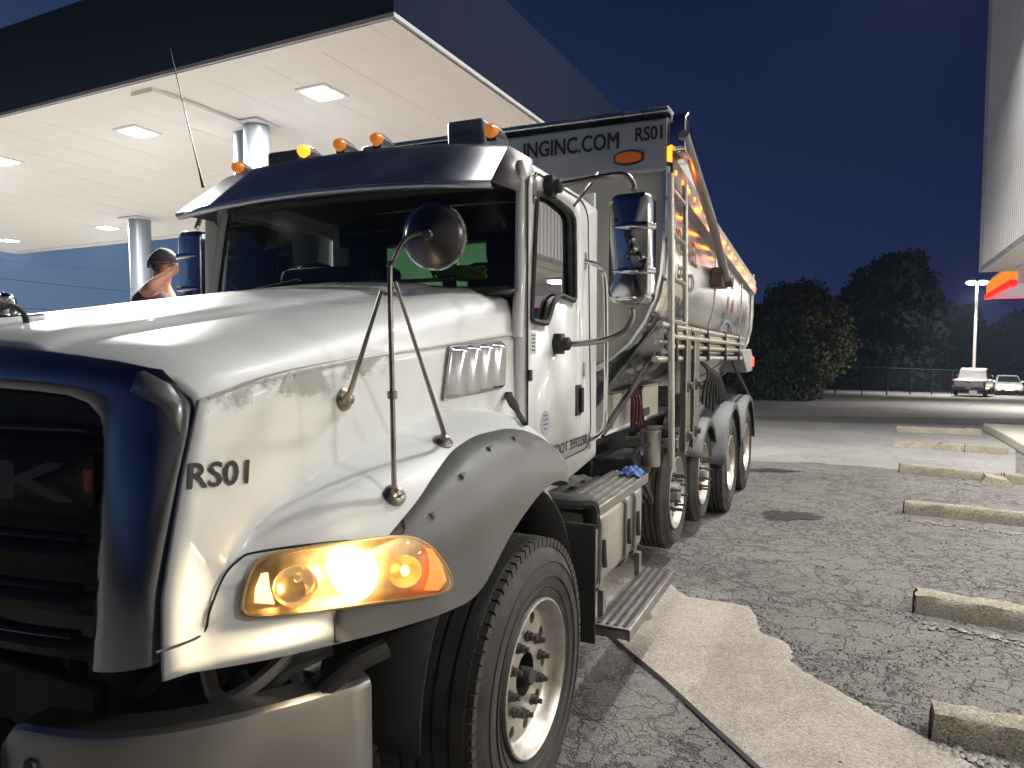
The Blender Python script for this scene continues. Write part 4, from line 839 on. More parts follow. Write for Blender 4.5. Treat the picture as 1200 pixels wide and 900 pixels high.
# things lying on the truck
rag = MB(); cc = Vector((XC+1.10, 4.16, 1.0)); gpts = []
for i in range(9):
    gpts.append([cc+Vector(((j-4)*.016, (i-4)*.018, .03+.022*math.sin(i*1.7+j*1.1)+.016*math.cos(j*2.3-i)-.0018*((i-4)**2+(j-4)**2))) for j in range(9)])
rag.grid(gpts); ro = rag.build('blue_rag', mat('blue_cloth', (.10, .20, .52), .7, var=.2, scale=30), None, solid=.006, sub=1); tag(ro, 'crumpled blue rag lying on the step above the fuel tank', 'rag')
mb = MB(); pts = []
c0 = Vector(wsx(.66, .06))+Vector((0, .10, .03))
for k in range(150):
    t = k*.55; pts.append(c0+Vector((.115*math.cos(t)+.03*math.sin(k*.37), .045*math.sin(t)+.015*math.cos(k*.7), .022+.018*math.sin(k*.29)+.010*math.sin(k*1.3))))
mb.tube(smooth_pts(pts, 3), .0065, 6); ro = mb.build('green_rope', mat('lime_rope', (.45, .85, .08), .6, var=.2, scale=60, emit=(.3, .6, .05), es=0), None); tag(ro, 'tangled lime green rope lying on the dashboard behind the windscreen', 'rope')

# ================================================================== THE PLACE
A2 = Vector((.0466, .9989, 0)); B2 = Vector((.9989, -.0466, 0))
def hnode(n, t, **k):
    q = n.nodes.new(t)
    for a, b in k.items(): setattr(q, a, b)
    return q
def ground_mat(name, c_lo, c_hi, crack=0., cscale=7., grit=1., stain=.5, tint=None, rough=.9):
    m = bpy.data.materials.new(name); m.use_nodes = True; n = m.node_tree; p = n.nodes['Principled BSDF']; L = n.links.new
    t = hnode(n, 'ShaderNodeNewGeometry'); P = t.outputs['Position']
    def noise(s, d=5, r=.6):
        q = hnode(n, 'ShaderNodeTexNoise'); q.inputs['Scale'].default_value = s; q.inputs['Detail'].default_value = d; q.inputs['Roughness'].default_value = r; L(P, q.inputs[0]); return q
    def mth(op, a, b, c=None):
        q = hnode(n, 'ShaderNodeMath', operation=op)
        for i, v in enumerate((a, b, c)):
            if v is None: continue
            if isinstance(v, (int, float)): q.inputs[i].default_value = v
            else: L(v, q.inputs[i])
        return q.outputs[0]
    big = noise(.55, 5); mid = noise(6, 6, .7); fine = noise(95, 3, .7)
    sp = hnode(n, 'ShaderNodeTexVoronoi'); sp.inputs['Scale'].default_value = 130; L(P, sp.inputs[0])
    f = mth('ADD', mth('MULTIPLY', big.outputs[0], .45*stain+.2), mth('ADD', mth('MULTIPLY', mid.outputs[0], .45), mth('MULTIPLY', fine.outputs[0], .95*grit)))
    mean_ = .5*(.45*stain+.2)+.225+.475*grit
    f = mth('ADD', f, mth('MULTIPLY', mth('SUBTRACT', hn(n, L, sp), .5), .55*grit))
    mr = hnode(n, 'ShaderNodeMapRange'); mr.inputs[1].default_value = mean_-.20-.16*grit; mr.inputs[2].default_value = mean_+.20+.16*grit; L(f, mr.inputs[0])
    mx = hnode(n, 'ShaderNodeMix', data_type='RGBA'); mx.inputs[6].default_value = (*c_lo, 1); mx.inputs[7].default_value = (*c_hi, 1); L(mr.outputs[0], mx.inputs[0]); colr = mx.outputs[2]
    h = mth('ADD', mth('MULTIPLY', fine.outputs[0], .5*grit), mth('MULTIPLY', sp.outputs['Distance'], -.6*grit))
    h = mth('ADD', h, mth('MULTIPLY', mid.outputs[0], .5))
    if crack:
        dn = noise(3.5, 5); ds = hnode(n, 'ShaderNodeVectorMath', operation='MULTIPLY_ADD'); ds.inputs[1].default_value = (.55, .55, .0); L(dn.outputs['Color'], ds.inputs[0]); L(P, ds.inputs[2])
        cr = []
        for sc_, wd in ((cscale, .060), (cscale*.38, .030)):
            v = hnode(n, 'ShaderNodeTexVoronoi', feature='DISTANCE_TO_EDGE'); v.inputs['Scale'].default_value = sc_; L(ds.outputs[0], v.inputs[0])
            r = hnode(n, 'ShaderNodeMapRange'); r.inputs[1].default_value = 0; r.inputs[2].default_value = wd; r.inputs[3].default_value = 1; r.inputs[4].default_value = 0; L(v.outputs['Distance'], r.inputs[0]); cr.append(r.outputs[0])
        msk = hnode(n, 'ShaderNodeMapRange'); msk.inputs[1].default_value = .42; msk.inputs[2].default_value = .58; L(noise(.9, 4).outputs[0], msk.inputs[0])
        c = mth('MAXIMUM', mth('MULTIPLY', cr[0], msk.outputs[0]), mth('MULTIPLY', cr[1], .8))
        m2 = hnode(n, 'ShaderNodeMix', data_type='RGBA'); L(mth('MULTIPLY', c, crack), m2.inputs[0]); L(colr, m2.inputs[6]); m2.inputs[7].default_value = (.030, .028, .026, 1); colr = m2.outputs[2]
        h = mth('SUBTRACT', h, mth('MULTIPLY', c, 1.6*crack))
    if tint: colr = tint(n, L, P, mth, colr, noise)
    L(colr, p.inputs['Base Color']); p.inputs['Roughness'].default_value = rough; p.inputs['Specular IOR Level'].default_value = .3
    b = hnode(n, 'ShaderNodeBump'); b.inputs['Strength'].default_value = .9; b.inputs['Distance'].default_value = .012 if name == 'old_asphalt' else .006; L(h, b.inputs['Height']); L(b.outputs[0], p.inputs['Normal'])
    return m
def hn(n, L, v):
    s = n.nodes.new('ShaderNodeSeparateColor'); L(v.outputs['Color'], s.inputs[0]); return s.outputs[0]
ASPH = ground_mat('old_asphalt', (.125, .116, .108), (.265, .249, .234), crack=.78, cscale=10., grit=1.0, stain=1.0)
CONC = ground_mat('worn_concrete', (.21, .185, .16), (.46, .41, .355), crack=.12, cscale=1.3, grit=.95, stain=1.2)
PAD = ground_mat('pale_pavement', (.16, .155, .15), (.35, .338, .322), crack=.25, cscale=2.2, grit=.6, stain=1.)
WALKM = ground_mat('sidewalk_concrete', (.40, .37, .31), (.58, .54, .46), grit=.35, stain=.5)
STOPM = ground_mat('beam_concrete', (.13, .115, .088), (.42, .38, .31), grit=.9, stain=1.3)
DARK = ground_mat('oil_stain', (.022, .021, .020), (.06, .057, .054), grit=.9)

def sheet(name, poly, dz, m, kind='structure', cell=.6):
    """polygon laid over the ground following its slope"""
    bm = bmesh.new(); vv = [bm.verts.new((p[0], p[1], 0)) for p in poly]; f = bm.faces.new(vv); bmesh.ops.triangulate(bm, faces=[f])
    bmesh.ops.subdivide_edges(bm, edges=[e for e in bm.edges if e.calc_length() > 3], cuts=6, use_grid_fill=True)
    for v in bm.verts: v.co.z = gz(v.co.y)+dz
    bmesh.ops.recalc_face_normals(bm, faces=bm.faces)
    me = bpy.data.meshes.new(name); bm.to_mesh(me); bm.free(); me.materials.append(m)
    if me.polygons[0].normal.z < 0: me.flip_normals()
    o = bpy.data.objects.new(name, me); COL.objects.link(o); tag(o, kind=kind); return o
ys = sorted(set(list(np.arange(-60, 5, 5.))+list(np.arange(5, 22, .5))+[22, 30, 50, 80, 120, 200, 400, 900])); xs = [-900, -300, -100, -40, -20, -10, -5, 0, 5, 10, 20, 40, 100, 300, 900]
mb = MB(); mb.grid([[(x, y, gz(y)) for x in xs] for y in ys]); gr_ = mb.build('ground', ASPH); tag(gr_, kind='structure')
def ragged(pts, amp=.03, n=5):
    out = []; P = [Vector((p[0], p[1], 0)) for p in pts]
    for i in range(len(P)-1):
        for k in range(n): out.append(P[i].lerp(P[i+1], k/n)+Vector((random.uniform(-amp, amp), random.uniform(-amp, amp), 0)))
    out.append(P[-1]); return out
g2 = lambda x, y: gnd(x, y)[:2]
edge1 = [g2(*q) for q in ((697, 729), (885, 899))]
d1 = Vector((edge1[1][0]-edge1[0][0], edge1[1][1]-edge1[0][1], 0)).normalized()
up_e = [g2(*q) for q in ((757, 668), (784, 684), (802, 700), (842, 706), (877, 711), (886, 726), (889, 742), (917, 752), (927, 764), (926, 776), (948, 792), (990, 815), (1030, 838), (1075, 862), (1110, 880))]
s0 = Vector((*edge1[0], 0))-d1*5; s1 = Vector((*edge1[1], 0))+d1*6
strip = [s0, s1, Vector((*up_e[-1], 0))+d1*3.6]+ragged(up_e[::-1], .006, 4)+[Vector((*up_e[0], 0))-d1*3.5]
nrm_ = Vector((-d1.y, d1.x, 0)); nrm_ = nrm_ if nrm_.dot(Vector((*up_e[5], 0))-Vector((*edge1[0], 0))) > 0 else -nrm_
e0 = Vector((*edge1[0], 0)); au = sorted([((Vector((*q, 0))-e0).dot(d1), (Vector((*q, 0))-e0).dot(nrm_)) for q in up_e]); mb = MB(); rows = []
au = [(-6, au[0][1]+.05)]+au+[(au[-1][0]+3, au[-1][1]-.1), (au[-1][0]+7, au[-1][1])]
for a_ in np.arange(-5.5, 6.5, .045):
    wv = ip(a_, [q[0] for q in au], [q[1] for q in au])+random.uniform(-.012, .012)
    base = e0+d1*a_; r = []
    for t_ in (0, .1, .25, .4, .6, .8, .93, 1.0): p_ = base+nrm_*(wv*t_); r.append((p_.x, p_.y, gz(p_.y)+.007))
    p_ = base+nrm_*(wv+.02); r.append((p_.x, p_.y, gz(p_.y)-.004)); rows.append(r)
mb.grid(rows); tag(mb.build('concrete_strip', CONC, ang=60), kind='structure')
mb = MB(); n_ = Vector((d1.y, -d1.x, 0)); jpts = ragged([s0, s0.lerp(s1, .5), s1], .008, 14); mb.grid([[(p+n_*q).x, (p+n_*q).y, gz(p.y)+.009] for q in (-.014, .014)] if False else [[((p-n_*.016).x, (p-n_*.016).y, .010), ((p+n_*.012).x, (p+n_*.012).y, .010)] for p in jpts]); tag(mb.build('joint_filler', LETTER), kind='structure')
pad = ragged([g2(862, 541), g2(960, 543), g2(1060, 551), g2(1190, 563)], .05)+[Vector((*g2(1190, 500), 0)), Vector((*g2(1050, 497), 0)), Vector((*g2(862, 492), 0))]
sheet('pale_pavement', [(p[0], p[1]) for p in pad], .004, PAD)
far = [g2(*q) for q in ((858, 471), (1290, 469), (1290, 491), (1000, 489), (858, 487))]
sheet('far_pavement', far, .004, PAD)
def stain_mat(name, col):
    m = bpy.data.materials.new(name); m.use_nodes = True; n = m.node_tree; p = n.nodes['Principled BSDF']; p.inputs['Base Color'].default_value = (*col, 1); p.inputs['Roughness'].default_value = .7
    t = hnode(n, 'ShaderNodeTexCoord'); vm = hnode(n, 'ShaderNodeVectorMath', operation='DISTANCE'); vm.inputs[1].default_value = (.5, .5, 0); mp = hnode(n, 'ShaderNodeMapping'); mp.inputs['Scale'].default_value = (1, 1, 0); n.links.new(t.outputs['Generated'], mp.inputs[0]); n.links.new(mp.outputs[0], vm.inputs[0])
    no = hnode(n, 'ShaderNodeTexNoise'); no.inputs['Scale'].default_value = 7; no.inputs['Detail'].default_value = 7; no.inputs['Roughness'].default_value = .7; n.links.new(t.outputs['Object'], no.inputs[0])
    a = hnode(n, 'ShaderNodeMath', operation='MULTIPLY_ADD'); a.inputs[1].default_value = -1.5; n.links.new(vm.outputs['Value'], a.inputs[0]); n.links.new(no.outputs[0], a.inputs[2])
    r = hnode(n, 'ShaderNodeMapRange'); r.inputs[1].default_value = -.12; r.inputs[2].default_value = .12; r.inputs[4].default_value = .9; n.links.new(a.outputs[0], r.inputs[0]); n.links.new(r.outputs[0], p.inputs['Alpha']); return m
DARK = stain_mat('oil_stain', (.030, .028, .026))
def blob_sheet(name, px, py, rx, ry, m, dz):
    pts = []
    for k in range(40):
        t = 2*math.pi*k/40; q = 1+.28*math.sin(3*t+px)+.18*math.sin(7*t+py)+random.uniform(-.12, .12); pts.append(g2(px+rx*q*math.cos(t), py+ry*q*math.sin(t)))
    sheet(name, pts, dz, m)
blob_sheet('oil_stain', 925, 605, 46, 6.5, DARK, .008); blob_sheet('oil_stain', 905, 552, 42, 2.2, DARK, .009)
MB_ = [blob_sheet('oil_stain', 757, 724, 12, 5, stain_mat('faint_stain', (.14, .125, .11)), .010)]
# sidewalk in front of the store
k0 = Vector(gnd(1152, 504)); 
def AB(a, b, z=0): return k0+A2*a+B2*b+Vector((0, 0, z))
mb = MB()
prof = np.linspace(0, 34, 24)
rows = []
for a in prof:
    p = AB(-a, 0); z = gz(p.y); rows.append([(p.x, p.y, z-.05), (p.x, p.y, z+.145), ((p+B2*.02).x, (p+B2*.02).y, z+.16), ((p+B2*2.6).x, (p+B2*2.6).y, z+.175)])
mb.grid(rows); p = AB(0, 0); q = AB(0, 2.6); z = gz(p.y); mb.add([(p.x, p.y, z-.05), (p.x, p.y, z+.145), (q.x, q.y, z+.17), (q.x, q.y, z-.05)], [(0, 1, 2, 3)])
sw = mb.build('sidewalk', WALKM, ang=30); tag(sw, kind='structure')
for k in range(6): 
    p = AB(-.6-3*k, .012); MB().tube([AB(-.4-2.6*k, .005, gz(AB(-.4-2.6*k, 0).y)-k0.z+.147), AB(-.4-2.6*k, 2.5, gz(AB(-.4-2.6*k, 0).y)-k0.z+.177)], .006, 4).build('sidewalk_joint', LETTER, sw)

# concrete beams dividing the bays
def beam(pl, pr, h, wd, lab, pin=True, rough=.008):
    a, b = Vector(gnd(*pl)), Vector(gnd(*pr)); d = (b-a); L = d.length; d.normalize(); n = Vector((-d.y, d.x, 0)).normalized(); U = Vector((0, 0, 1))
    rows = []; nn = max(8, int(L/.09)); t_ = thing('parking_beam', (a+b)/2, lab, 'parking block', 'concrete beams dividing the parking bays')
    for i in range(nn+1):
        c = a.lerp(b, i/nn); r = []
        for q, z in ((0, -.02), (.005, h*.55), (.018, h*.93), (.035, h), (wd*.5, h+.004), (wd-.035, h), (wd-.012, h*.9), (wd, -.02)):
            r.append(c+n*(q+random.uniform(-rough, rough)*.6)+U*(z+random.uniform(-rough, rough)*(1 if z > 0 else 0))+d*random.uniform(-.01, .01))
        rows.append(r)
    mb = MB(); mb.grid(rows); mb.add(rows[0], [tuple(range(8))]); mb.add(rows[-1], [tuple(range(8))]); mb.build('beam_body', STOPM, t_, ang=45)
    if pin:
        MB().tube([a-d*.012+n*.02-U*.03, a-d*.010+n*.02+U*(h-.01), a-d*.008+n*.02+U*(h+.02)], [.007, .006, .003], 6).build('steel_pin', mat('rusty_pin', (.05, .035, .025), .7, .3, var=.3), t_)
    return t_
beam((1093, 868), (1290, 912), .13, .17, 'thick weathered concrete parking beam beside the concrete strip, nearest of the row')
beam((1072, 719), (1260, 752), .13, .17, 'concrete parking beam with dark debris heap at its end')
beam((1060, 602), (1235, 621), .125, .16, 'concrete parking beam with pale gravel scattered along its front edge')
beam((1054, 554), (1172, 566), .12, .15, 'concrete parking beam with a broken chunk lying at its end')
beam((1177, 566.5), (1240, 572), .12, .15, 'short concrete parking beam just past the broken chunk')
beam((1048, 524), (1127, 530), .11, .15, 'low crumbling concrete parking beam two rows short of the sidewalk corner', pin=False, rough=.03)
beam((1131, 530), (1181, 533.5), .13, .15, 'short intact concrete parking beam butting against the sidewalk curb')
beam((1051, 506.5), (1151, 510), .12, .15, 'farthest concrete parking beam meeting the sidewalk corner', pin=False, rough=.02)
# broken chunk
mb = MB(); c = Vector(gnd(1166, 568)); 
V8 = [(-.20, -.10, -.01), (.22, -.08, -.01), (.17, .14, -.01), (-.15, .13, -.01), (-.10, -.06, .11), (.12, -.05, .07), (.10, .08, .10), (-.12, .06, .14)]
mb.add([c+Vector(v) for v in V8], [(0, 1, 2, 3), (4, 5, 6, 7), (0, 1, 5, 4), (1, 2, 6, 5), (2, 3, 7, 6), (3, 0, 4, 7)]); tag(mb.build('concrete_chunk', STOPM, ang=20), 'pale broken chunk of concrete lying against a parking beam', 'rubble')
# gravel: loose stones
def stones(name, pts, m, smin, smax):
    mb = MB(); ico = [(0, 0, 1), (.9, 0, .3), (.28, .85, .3), (-.72, .53, .3), (-.72, -.53, .3), (.28, -.85, .3), (0, 0, -.5)]
    F_ = [(0, 1, 2), (0, 2, 3), (0, 3, 4), (0, 4, 5), (0, 5, 1), (6, 2, 1), (6, 3, 2), (6, 4, 3), (6, 5, 4), (6, 1, 5)]
    for x, y in pts:
        s_ = smin+(smax-smin)*random.random()**2.5; a = random.uniform(0, 6.28); ca, sa = math.cos(a), math.sin(a); e = [random.uniform(.6, 1.3) for _ in range(3)]
        mb.add([(x+(p[0]*e[0]*ca-p[1]*e[1]*sa)*s_, y+(p[0]*e[0]*sa+p[1]*e[1]*ca)*s_, gz(y)+s_*.25+p[2]*e[2]*s_*.7) for p in ico], F_)
    o = mb.build(name, m, ang=10, fix=False); tag(o, kind='stuff'); return o
STONE = mat('pale_stone', (.36, .34, .31), .8, var=.3, scale=25); STONED = mat('dark_stone', (.12, .115, .11), .8, var=.3, scale=25)
pts = []
for (x0, y0), (x1, y1), n in (((1100, 873), (1230, 912), 170), ((1078, 728), (1220, 756), 120), ((1066, 609), (1200, 626), 110), ((1056, 560), (1165, 570), 40)):
    for _ in range(n):
        t = random.random(); q = g2(x0+(x1-x0)*t, y0+(y1-y0)*t+abs(random.gauss(0, (y0-500)*.018))); pts.append(q)
stones('gravel_drift', pts, STONE, .008, .026)
pts = [g2(random.uniform(780, 1200), 560+340*random.random()**.8) for _ in range(1500)]+[g2(min(1190, 1060+random.gauss(0, 40)), 770+random.gauss(0, 45)) for _ in range(350)]+[g2(random.gauss(1088, 9), random.gauss(862, 6)) for _ in range(120)]+[g2(random.gauss(1073, 7), random.gauss(722, 4)) for _ in range(60)]
def in_strip(p):
    c = False; q = [(v.x, v.y) for v in strip]
    for (x1, y1), (x2, y2) in zip(q, q[1:]+q[:1]):
        if (y1 > p[1]) != (y2 > p[1]) and p[0] < (x2-x1)*(p[1]-y1)/(y2-y1)+x1: c = not c
    return c
for q_ in range(420):
    k_ = random.randrange(len(up_e)-1); a_ = Vector(up_e[k_]).lerp(Vector(up_e[k_+1]), random.random()); pts.append((a_.x+abs(random.gauss(0, .05)), a_.y+abs(random.gauss(0, .05))))
pts = [p for p in pts if not in_strip(p) or random.random() < .06]
stones('loose_gravel', pts, STONED, .003, .012)

# ---- fuel canopy
K = Vector(on(460, 22, Z=4.75)); dA = Vector(ray(1036, 434)).normalized(); dB = (Vector(ray(-1080, 410))).normalized(); dN = dB.cross(dA).normalized()
if dN.z < 0: dN = -dN
_n = np.array(dN); _K = np.array(K)
def onsoffit(px, py):
    d = ray(px, py); t = ((_K-_C)@_n)/(d@_n); return Vector(_C+d*t)
Pf = onsoffit(743, 224); LA = (Pf-K).dot(dA)/1.0; LB = 19.0
def cp(a, b, n=0.): return K+dA*a+dB*b+dN*n
FC = thing('fuel_canopy', cp(LA/2, LB/2, -4.7), 'white lit fuel station canopy with dark fascia on round silver columns', 'canopy')
SOF = mat('soffit_white', (.88, .86, .82), .55, var=.03, scale=3); SOFT = mat('soffit_trim', (.88, .86, .82), .5, var=.03)
FAS = mat('canopy_fascia_blue', (.007, .010, .028), .85, .0, var=.12, scale=1.5, spec=.08)
def slab(a0, a1, b0, b1, n0, n1):
    mb = MB(); v = [cp(a, b, n) for a in (a0, a1) for b in (b0, b1) for n in (n0, n1)]
    return mb.add(v, [(0, 1, 3, 2), (4, 6, 7, 5), (0, 4, 5, 1), (2, 3, 7, 6), (0, 2, 6, 4), (1, 5, 7, 3)])
slab(.06, LA-.06, .06, LB-.06, .07, .75).build('canopy_roof', mat('canopy_inner', (.12, .12, .12), .7), FC)
pw = .41; nb = int((LB-.5)/pw)
for k in range(nb):
    b0 = .28+pw*k; slab(.28, LA-.28, b0+.0015, b0+pw-.0015, .012+.001*(k % 2), .06).build('soffit_panel', SOF, FC)
for q in ((0, LA, -.0, .27), (0, LA, LB-.27, LB)): slab(q[0]+.0, q[1], q[2]+.004, q[3], -.004, .06).build('soffit_edge', SOFT, FC)
for q in ((.0, .27), (LA-.27, LA)): slab(q[0]+.004, q[1], .275, LB-.275, -.004, .06).build('soffit_edge', SOFT, FC)
fh = 1.12
for nm, q in (('fascia_panel', (-.05, -.002, -.05, LB+.05)), ('fascia_panel', (LA+.002, LA+.05, -.05, LB+.05)), ('fascia_panel', (-.002, LA+.002, -.05, -.004)), ('fascia_panel', (-.002, LA+.002, LB+.004, LB+.05))):
    slab(q[0], q[1], q[2], q[3], .0, fh).build(nm, FAS, FC, bevel=.01)
for q in ((-.058, LA+.058, -.058, -.030), (-.058, -.030, -.03, LB+.058)): slab(*q, -.012, .028).build('drip_edge', mat('drip_edge_grey', (.42, .42, .42), .6), FC)
# raceway to the paired column
pa_, pb_ = onsoffit(180, 103), onsoffit(283, 149)
u0 = (pa_-K).dot(dB); a0, a1 = (pa_-K).dot(dA), (pb_-K).dot(dA); slab(a0, a1, u0-.02, u0+.36, -.055, .01).build('raceway', SOFT, FC, bevel=.008)
COLM = mat('column_silver_paint', (.20, .225, .275), .32, .25, var=.05, scale=2)
for px, py, r in ((300, 146, .0), (286, 153, .0), (163.5, 257, .0)):
    pc = onsoffit(px, py); dcol = float((np.array(pc)-_C)@_fw); rr = {300: 14.5, 286: 12, 163.5: 12}[px]*dcol/F
    pc.z = pc.z+.08
    MB().lathe([(0, rr), (.03, rr), (pc.z-gz(pc.y), rr)], (pc.x, pc.y, gz(pc.y)), (0, 0, 1), 32).build('column', COLM, FC)
    MB().box((pc.x, pc.y, pc.z-.085), (rr*2.7, rr*2.7, .02)).build('column_plate', SOFT, FC)
CLIT = emis('canopy_led', (1., .97, .86), 28.)
lights = [(378, 110), (165, 156), (130, 268), (17, 283)]
cpos = [onsoffit(*q) for q in lights]
c01 = cpos[1]-cpos[0]
extra = [cpos[1]+c01*1.0, cpos[0]-c01*.0+ (cpos[2]-cpos[0])*.5]
for i, p in enumerate(cpos+extra[:1]):
    a, b = (p-K).dot(dA), (p-K).dot(dB)
    if not (.4 < a < LA-.3 and .4 < b < LB-.3): continue
    lf_ = slab(a-.22, a+.22, b-.22, b+.22, -.012, .012).build('ceiling_light', SOFT, FC, bevel=.004)
    slab(a-.16, a+.16, b-.17, b+.17, -.020, -.010).build('light_lens', CLIT, lf_, bevel=.003)
    al = bpy.data.lights.new('canopy_lamp', 'AREA'); al.shape = 'SQUARE'; al.size = .36; al.energy = 1200; al.color = (1., .975, .90)
    ao = bpy.data.objects.new('canopy_lamp', al); COL.objects.link(ao); ao.location = cp(a, b, -.035)-wl(lf_); ao.parent = lf_; ao.rotation_euler = (-dN).to_track_quat('-Z', 'Y').to_euler()

# ---- store on the right
ST = thing('store_building', AB(-12, 5), 'roadside store with tall white ribbed metal fascia over its lit sidewalk', 'store')
d0 = 15.0; cb = Vector(depth(1152, 316, d0)); aF = A2
def sp_(a, b, z): return Vector((cb.x, cb.y, 0))-A2*a+B2*b+Vector((0, 0, z))
zf = cb.z; LF = 34.
RIB = mat('ribbed_white_metal', (.66, .645, .63), .5, .0, var=.06, scale=1.5)
def ribbed(a0, a1, along, z0, z1, pitch=.20):
    prof = []; n = int(abs(a1-a0)/pitch)
    for k in range(n):
        t = a0+(a1-a0)*k/n; w_ = (a1-a0)/n
        prof += [(t, 0), (t+w_*.60, 0), (t+w_*.70, .028), (t+w_*.90, .028)]
    prof.append((a1, 0)); mb = MB()
    f = (lambda t, o, z: sp_(t, -o, z)) if along == 'A' else (lambda t, o, z: sp_(-o, t, z))
    mb.grid([[f(t, o, z) for t, o in prof] for z in (z0, z1)]); return mb
o = ribbed(0, LF, 'A', zf, zf+6.4).build('ribbed_fascia', RIB, ST, ang=15); tag(o, kind='stuff')
o = ribbed(0, 9, 'B', zf, zf+6.4).build('ribbed_end', RIB, ST, ang=15); tag(o, kind='stuff')
TRM = mat('store_trim', (.60, .58, .55), .4, .2)
for t in (0,): MB().box(sp_(-.02, -.02, zf+3.2), (.10, .10, 6.5)).build('corner_trim', TRM, ST, bevel=.01)
def sbox(a0, a1, b0, b1, z0, z1):
    mb = MB(); v = [sp_(a, b, z) for a in (a0, a1) for b in (b0, b1) for z in (z0, z1)]
    return mb.add(v, [(0, 1, 3, 2), (4, 6, 7, 5), (0, 4, 5, 1), (2, 3, 7, 6), (0, 2, 6, 4), (1, 5, 7, 3)])
sbox(-.05, LF, -.055, -.03, zf-.05, zf+.05).build('fascia_trim', TRM, ST, bevel=.006)
sbox(-.055, -.03, -.05, 9, zf-.05, zf+.05).build('fascia_trim', TRM, ST, bevel=.006)
for k in range(10): sbox(-.03, LF, .02+.26*k, .27+.26*k, zf+.0+.004*(k % 2), zf+.05).build('soffit_plank', mat('store_soffit', (.62, .60, .57), .5), ST)
sbox(0, LF, 2.6, 9, -1.0, zf+.1).build('store_wall', mat('store_wall_cream', (.50, .47, .41), .7, var=.1), ST)
sbox(.0, LF, .03, 9, zf+6.2, zf+6.35).build('store_roof', TRM, ST)
SL = emis('soffit_led', (1., .95, .86), 9.)
for a in (1.6, 5.2, 8.8, 12.4, 15.6):
    lt_ = sbox(a-.3, a+.3, .9, 1.3, zf-.05, zf+.0).build('soffit_light', TRM, ST, bevel=.01)
    sbox(a-.24, a+.24, .95, 1.25, zf-.075, zf-.045).build('light_lens', SL, lt_, bevel=.008)
    al = bpy.data.lights.new('soffit_lamp', 'AREA'); al.shape = 'RECTANGLE'; al.size = .3; al.size_y = .5; al.energy = 125; al.color = (1., .985, .94)
    ao = bpy.data.objects.new('soffit_lamp', al); COL.objects.link(ao); ao.location = sp_(a, 1.1, zf-.10)-wl(lt_); ao.parent = lt_
for a in (6.2, 9.0, 12.0):                  # flood lamps on arms, added out of view to brighten hood and fascia
    zq = zf+4.4; fl = MB(); fl.tube([sp_(a, 0, zq+.25), sp_(a, -.9, zq+.3), sp_(a, -1.1, zq+.1)], .03, 8); fl.box(sp_(a, -1.15, zq+.06), (.42, .34, .12)); q = fl.build('fill_flood_lamp', TRM, ST, bevel=.01)
    MB().box(sp_(a, -1.15, zq-.012), (.32, .26, .02)).build('lamp_lens', SL, q)
    al = bpy.data.lights.new('fill_flood', 'AREA'); al.size = .3; al.energy = 370; al.color = (1., .985, .95)
    ao = bpy.data.objects.new('fill_flood', al); COL.objects.link(ao); ao.location = sp_(a, -1.15, zq-.04)-wl(q); ao.parent = q; ao.rotation_euler = (Vector((-.62, -.22, -1))).to_track_quat('-Z', 'Y').to_euler()
# distant second canopy with a glowing orange band
dn_, df_ = Vector(depth(1188, 333, 26)), None
d_ = ray(1157, 349.5); tt = (dn_.z-_C[2])/d_[2]; df_ = Vector(_C+d_*tt)
ax = (df_-dn_); Lc = ax.length; ax.normalize(); bx = Vector((ax.y, -ax.x, 0)).normalized()
if bx.x < 0: bx = -bx
CN = thing('station_canopy', dn_+ax*Lc*.5+bx*4, 'distant flat canopy with orange band and red glowing lower edge', 'canopy')
def cbox(a0, a1, b0, b1, z0, z1):
    mb = MB(); v = [dn_+ax*a+bx*b+Vector((0, 0, z)) for a in (a0, a1) for b in (b0, b1) for z in (z0, z1)]
    return mb.add(v, [(0, 1, 3, 2), (4, 6, 7, 5), (0, 4, 5, 1), (2, 3, 7, 6), (0, 2, 6, 4), (1, 5, 7, 3)])
cbox(0, Lc, .12, 9, .03, .95).build('canopy_deck', mat('pinkish_grey_glow_panel', (.45, .42, .44), .5, emit=(.55, .45, .48), es=.35), CN)  # panel glows by itself, standing in for lamplight on the deck
cbox(-.06, Lc, -.05, .10, .22, .72).build('orange_band', emis('orange_band_glow', (1., .27, .02), .9), CN)
cbox(-.06, Lc+.1, -.12, .10, -.06, .16).build('red_edge', emis('red_edge_glow', (1., .02, .02), 1.1), CN)
cbox(Lc-.06, Lc+.06, .1, 9, -.04, .03).build('pink_edge', emis('pink_edge_glow', (1., .12, .2), .8), CN)
for q in (2.2, 7.0): cbox(Lc*.4, Lc*.4+.25, 2.2+q-.1, 2.2+q+.15, -5.2, .03).build('canopy_post', COLM, CN)

for a_ in (.3, .75):
    for b_ in (1.6, 5.0):
        q_ = MB().box(dn_+ax*Lc*a_+bx*b_+Vector((0, 0, .01)), (.5, .5, .06)).build('ceiling_light', SOFT, CN); MB().box(dn_+ax*Lc*a_+bx*b_+Vector((0, 0, -.025)), (.38, .38, .02)).build('light_lens', CLIT, q_)
        al = bpy.data.lights.new('canopy_lamp', 'AREA'); al.size = .4; al.energy = 420; al.color = (1., .96, .88); ao = bpy.data.objects.new('canopy_lamp', al); COL.objects.link(ao); ao.location = dn_+ax*Lc*a_+bx*b_+Vector((0, 0, -.06))-wl(q_); ao.parent = q_
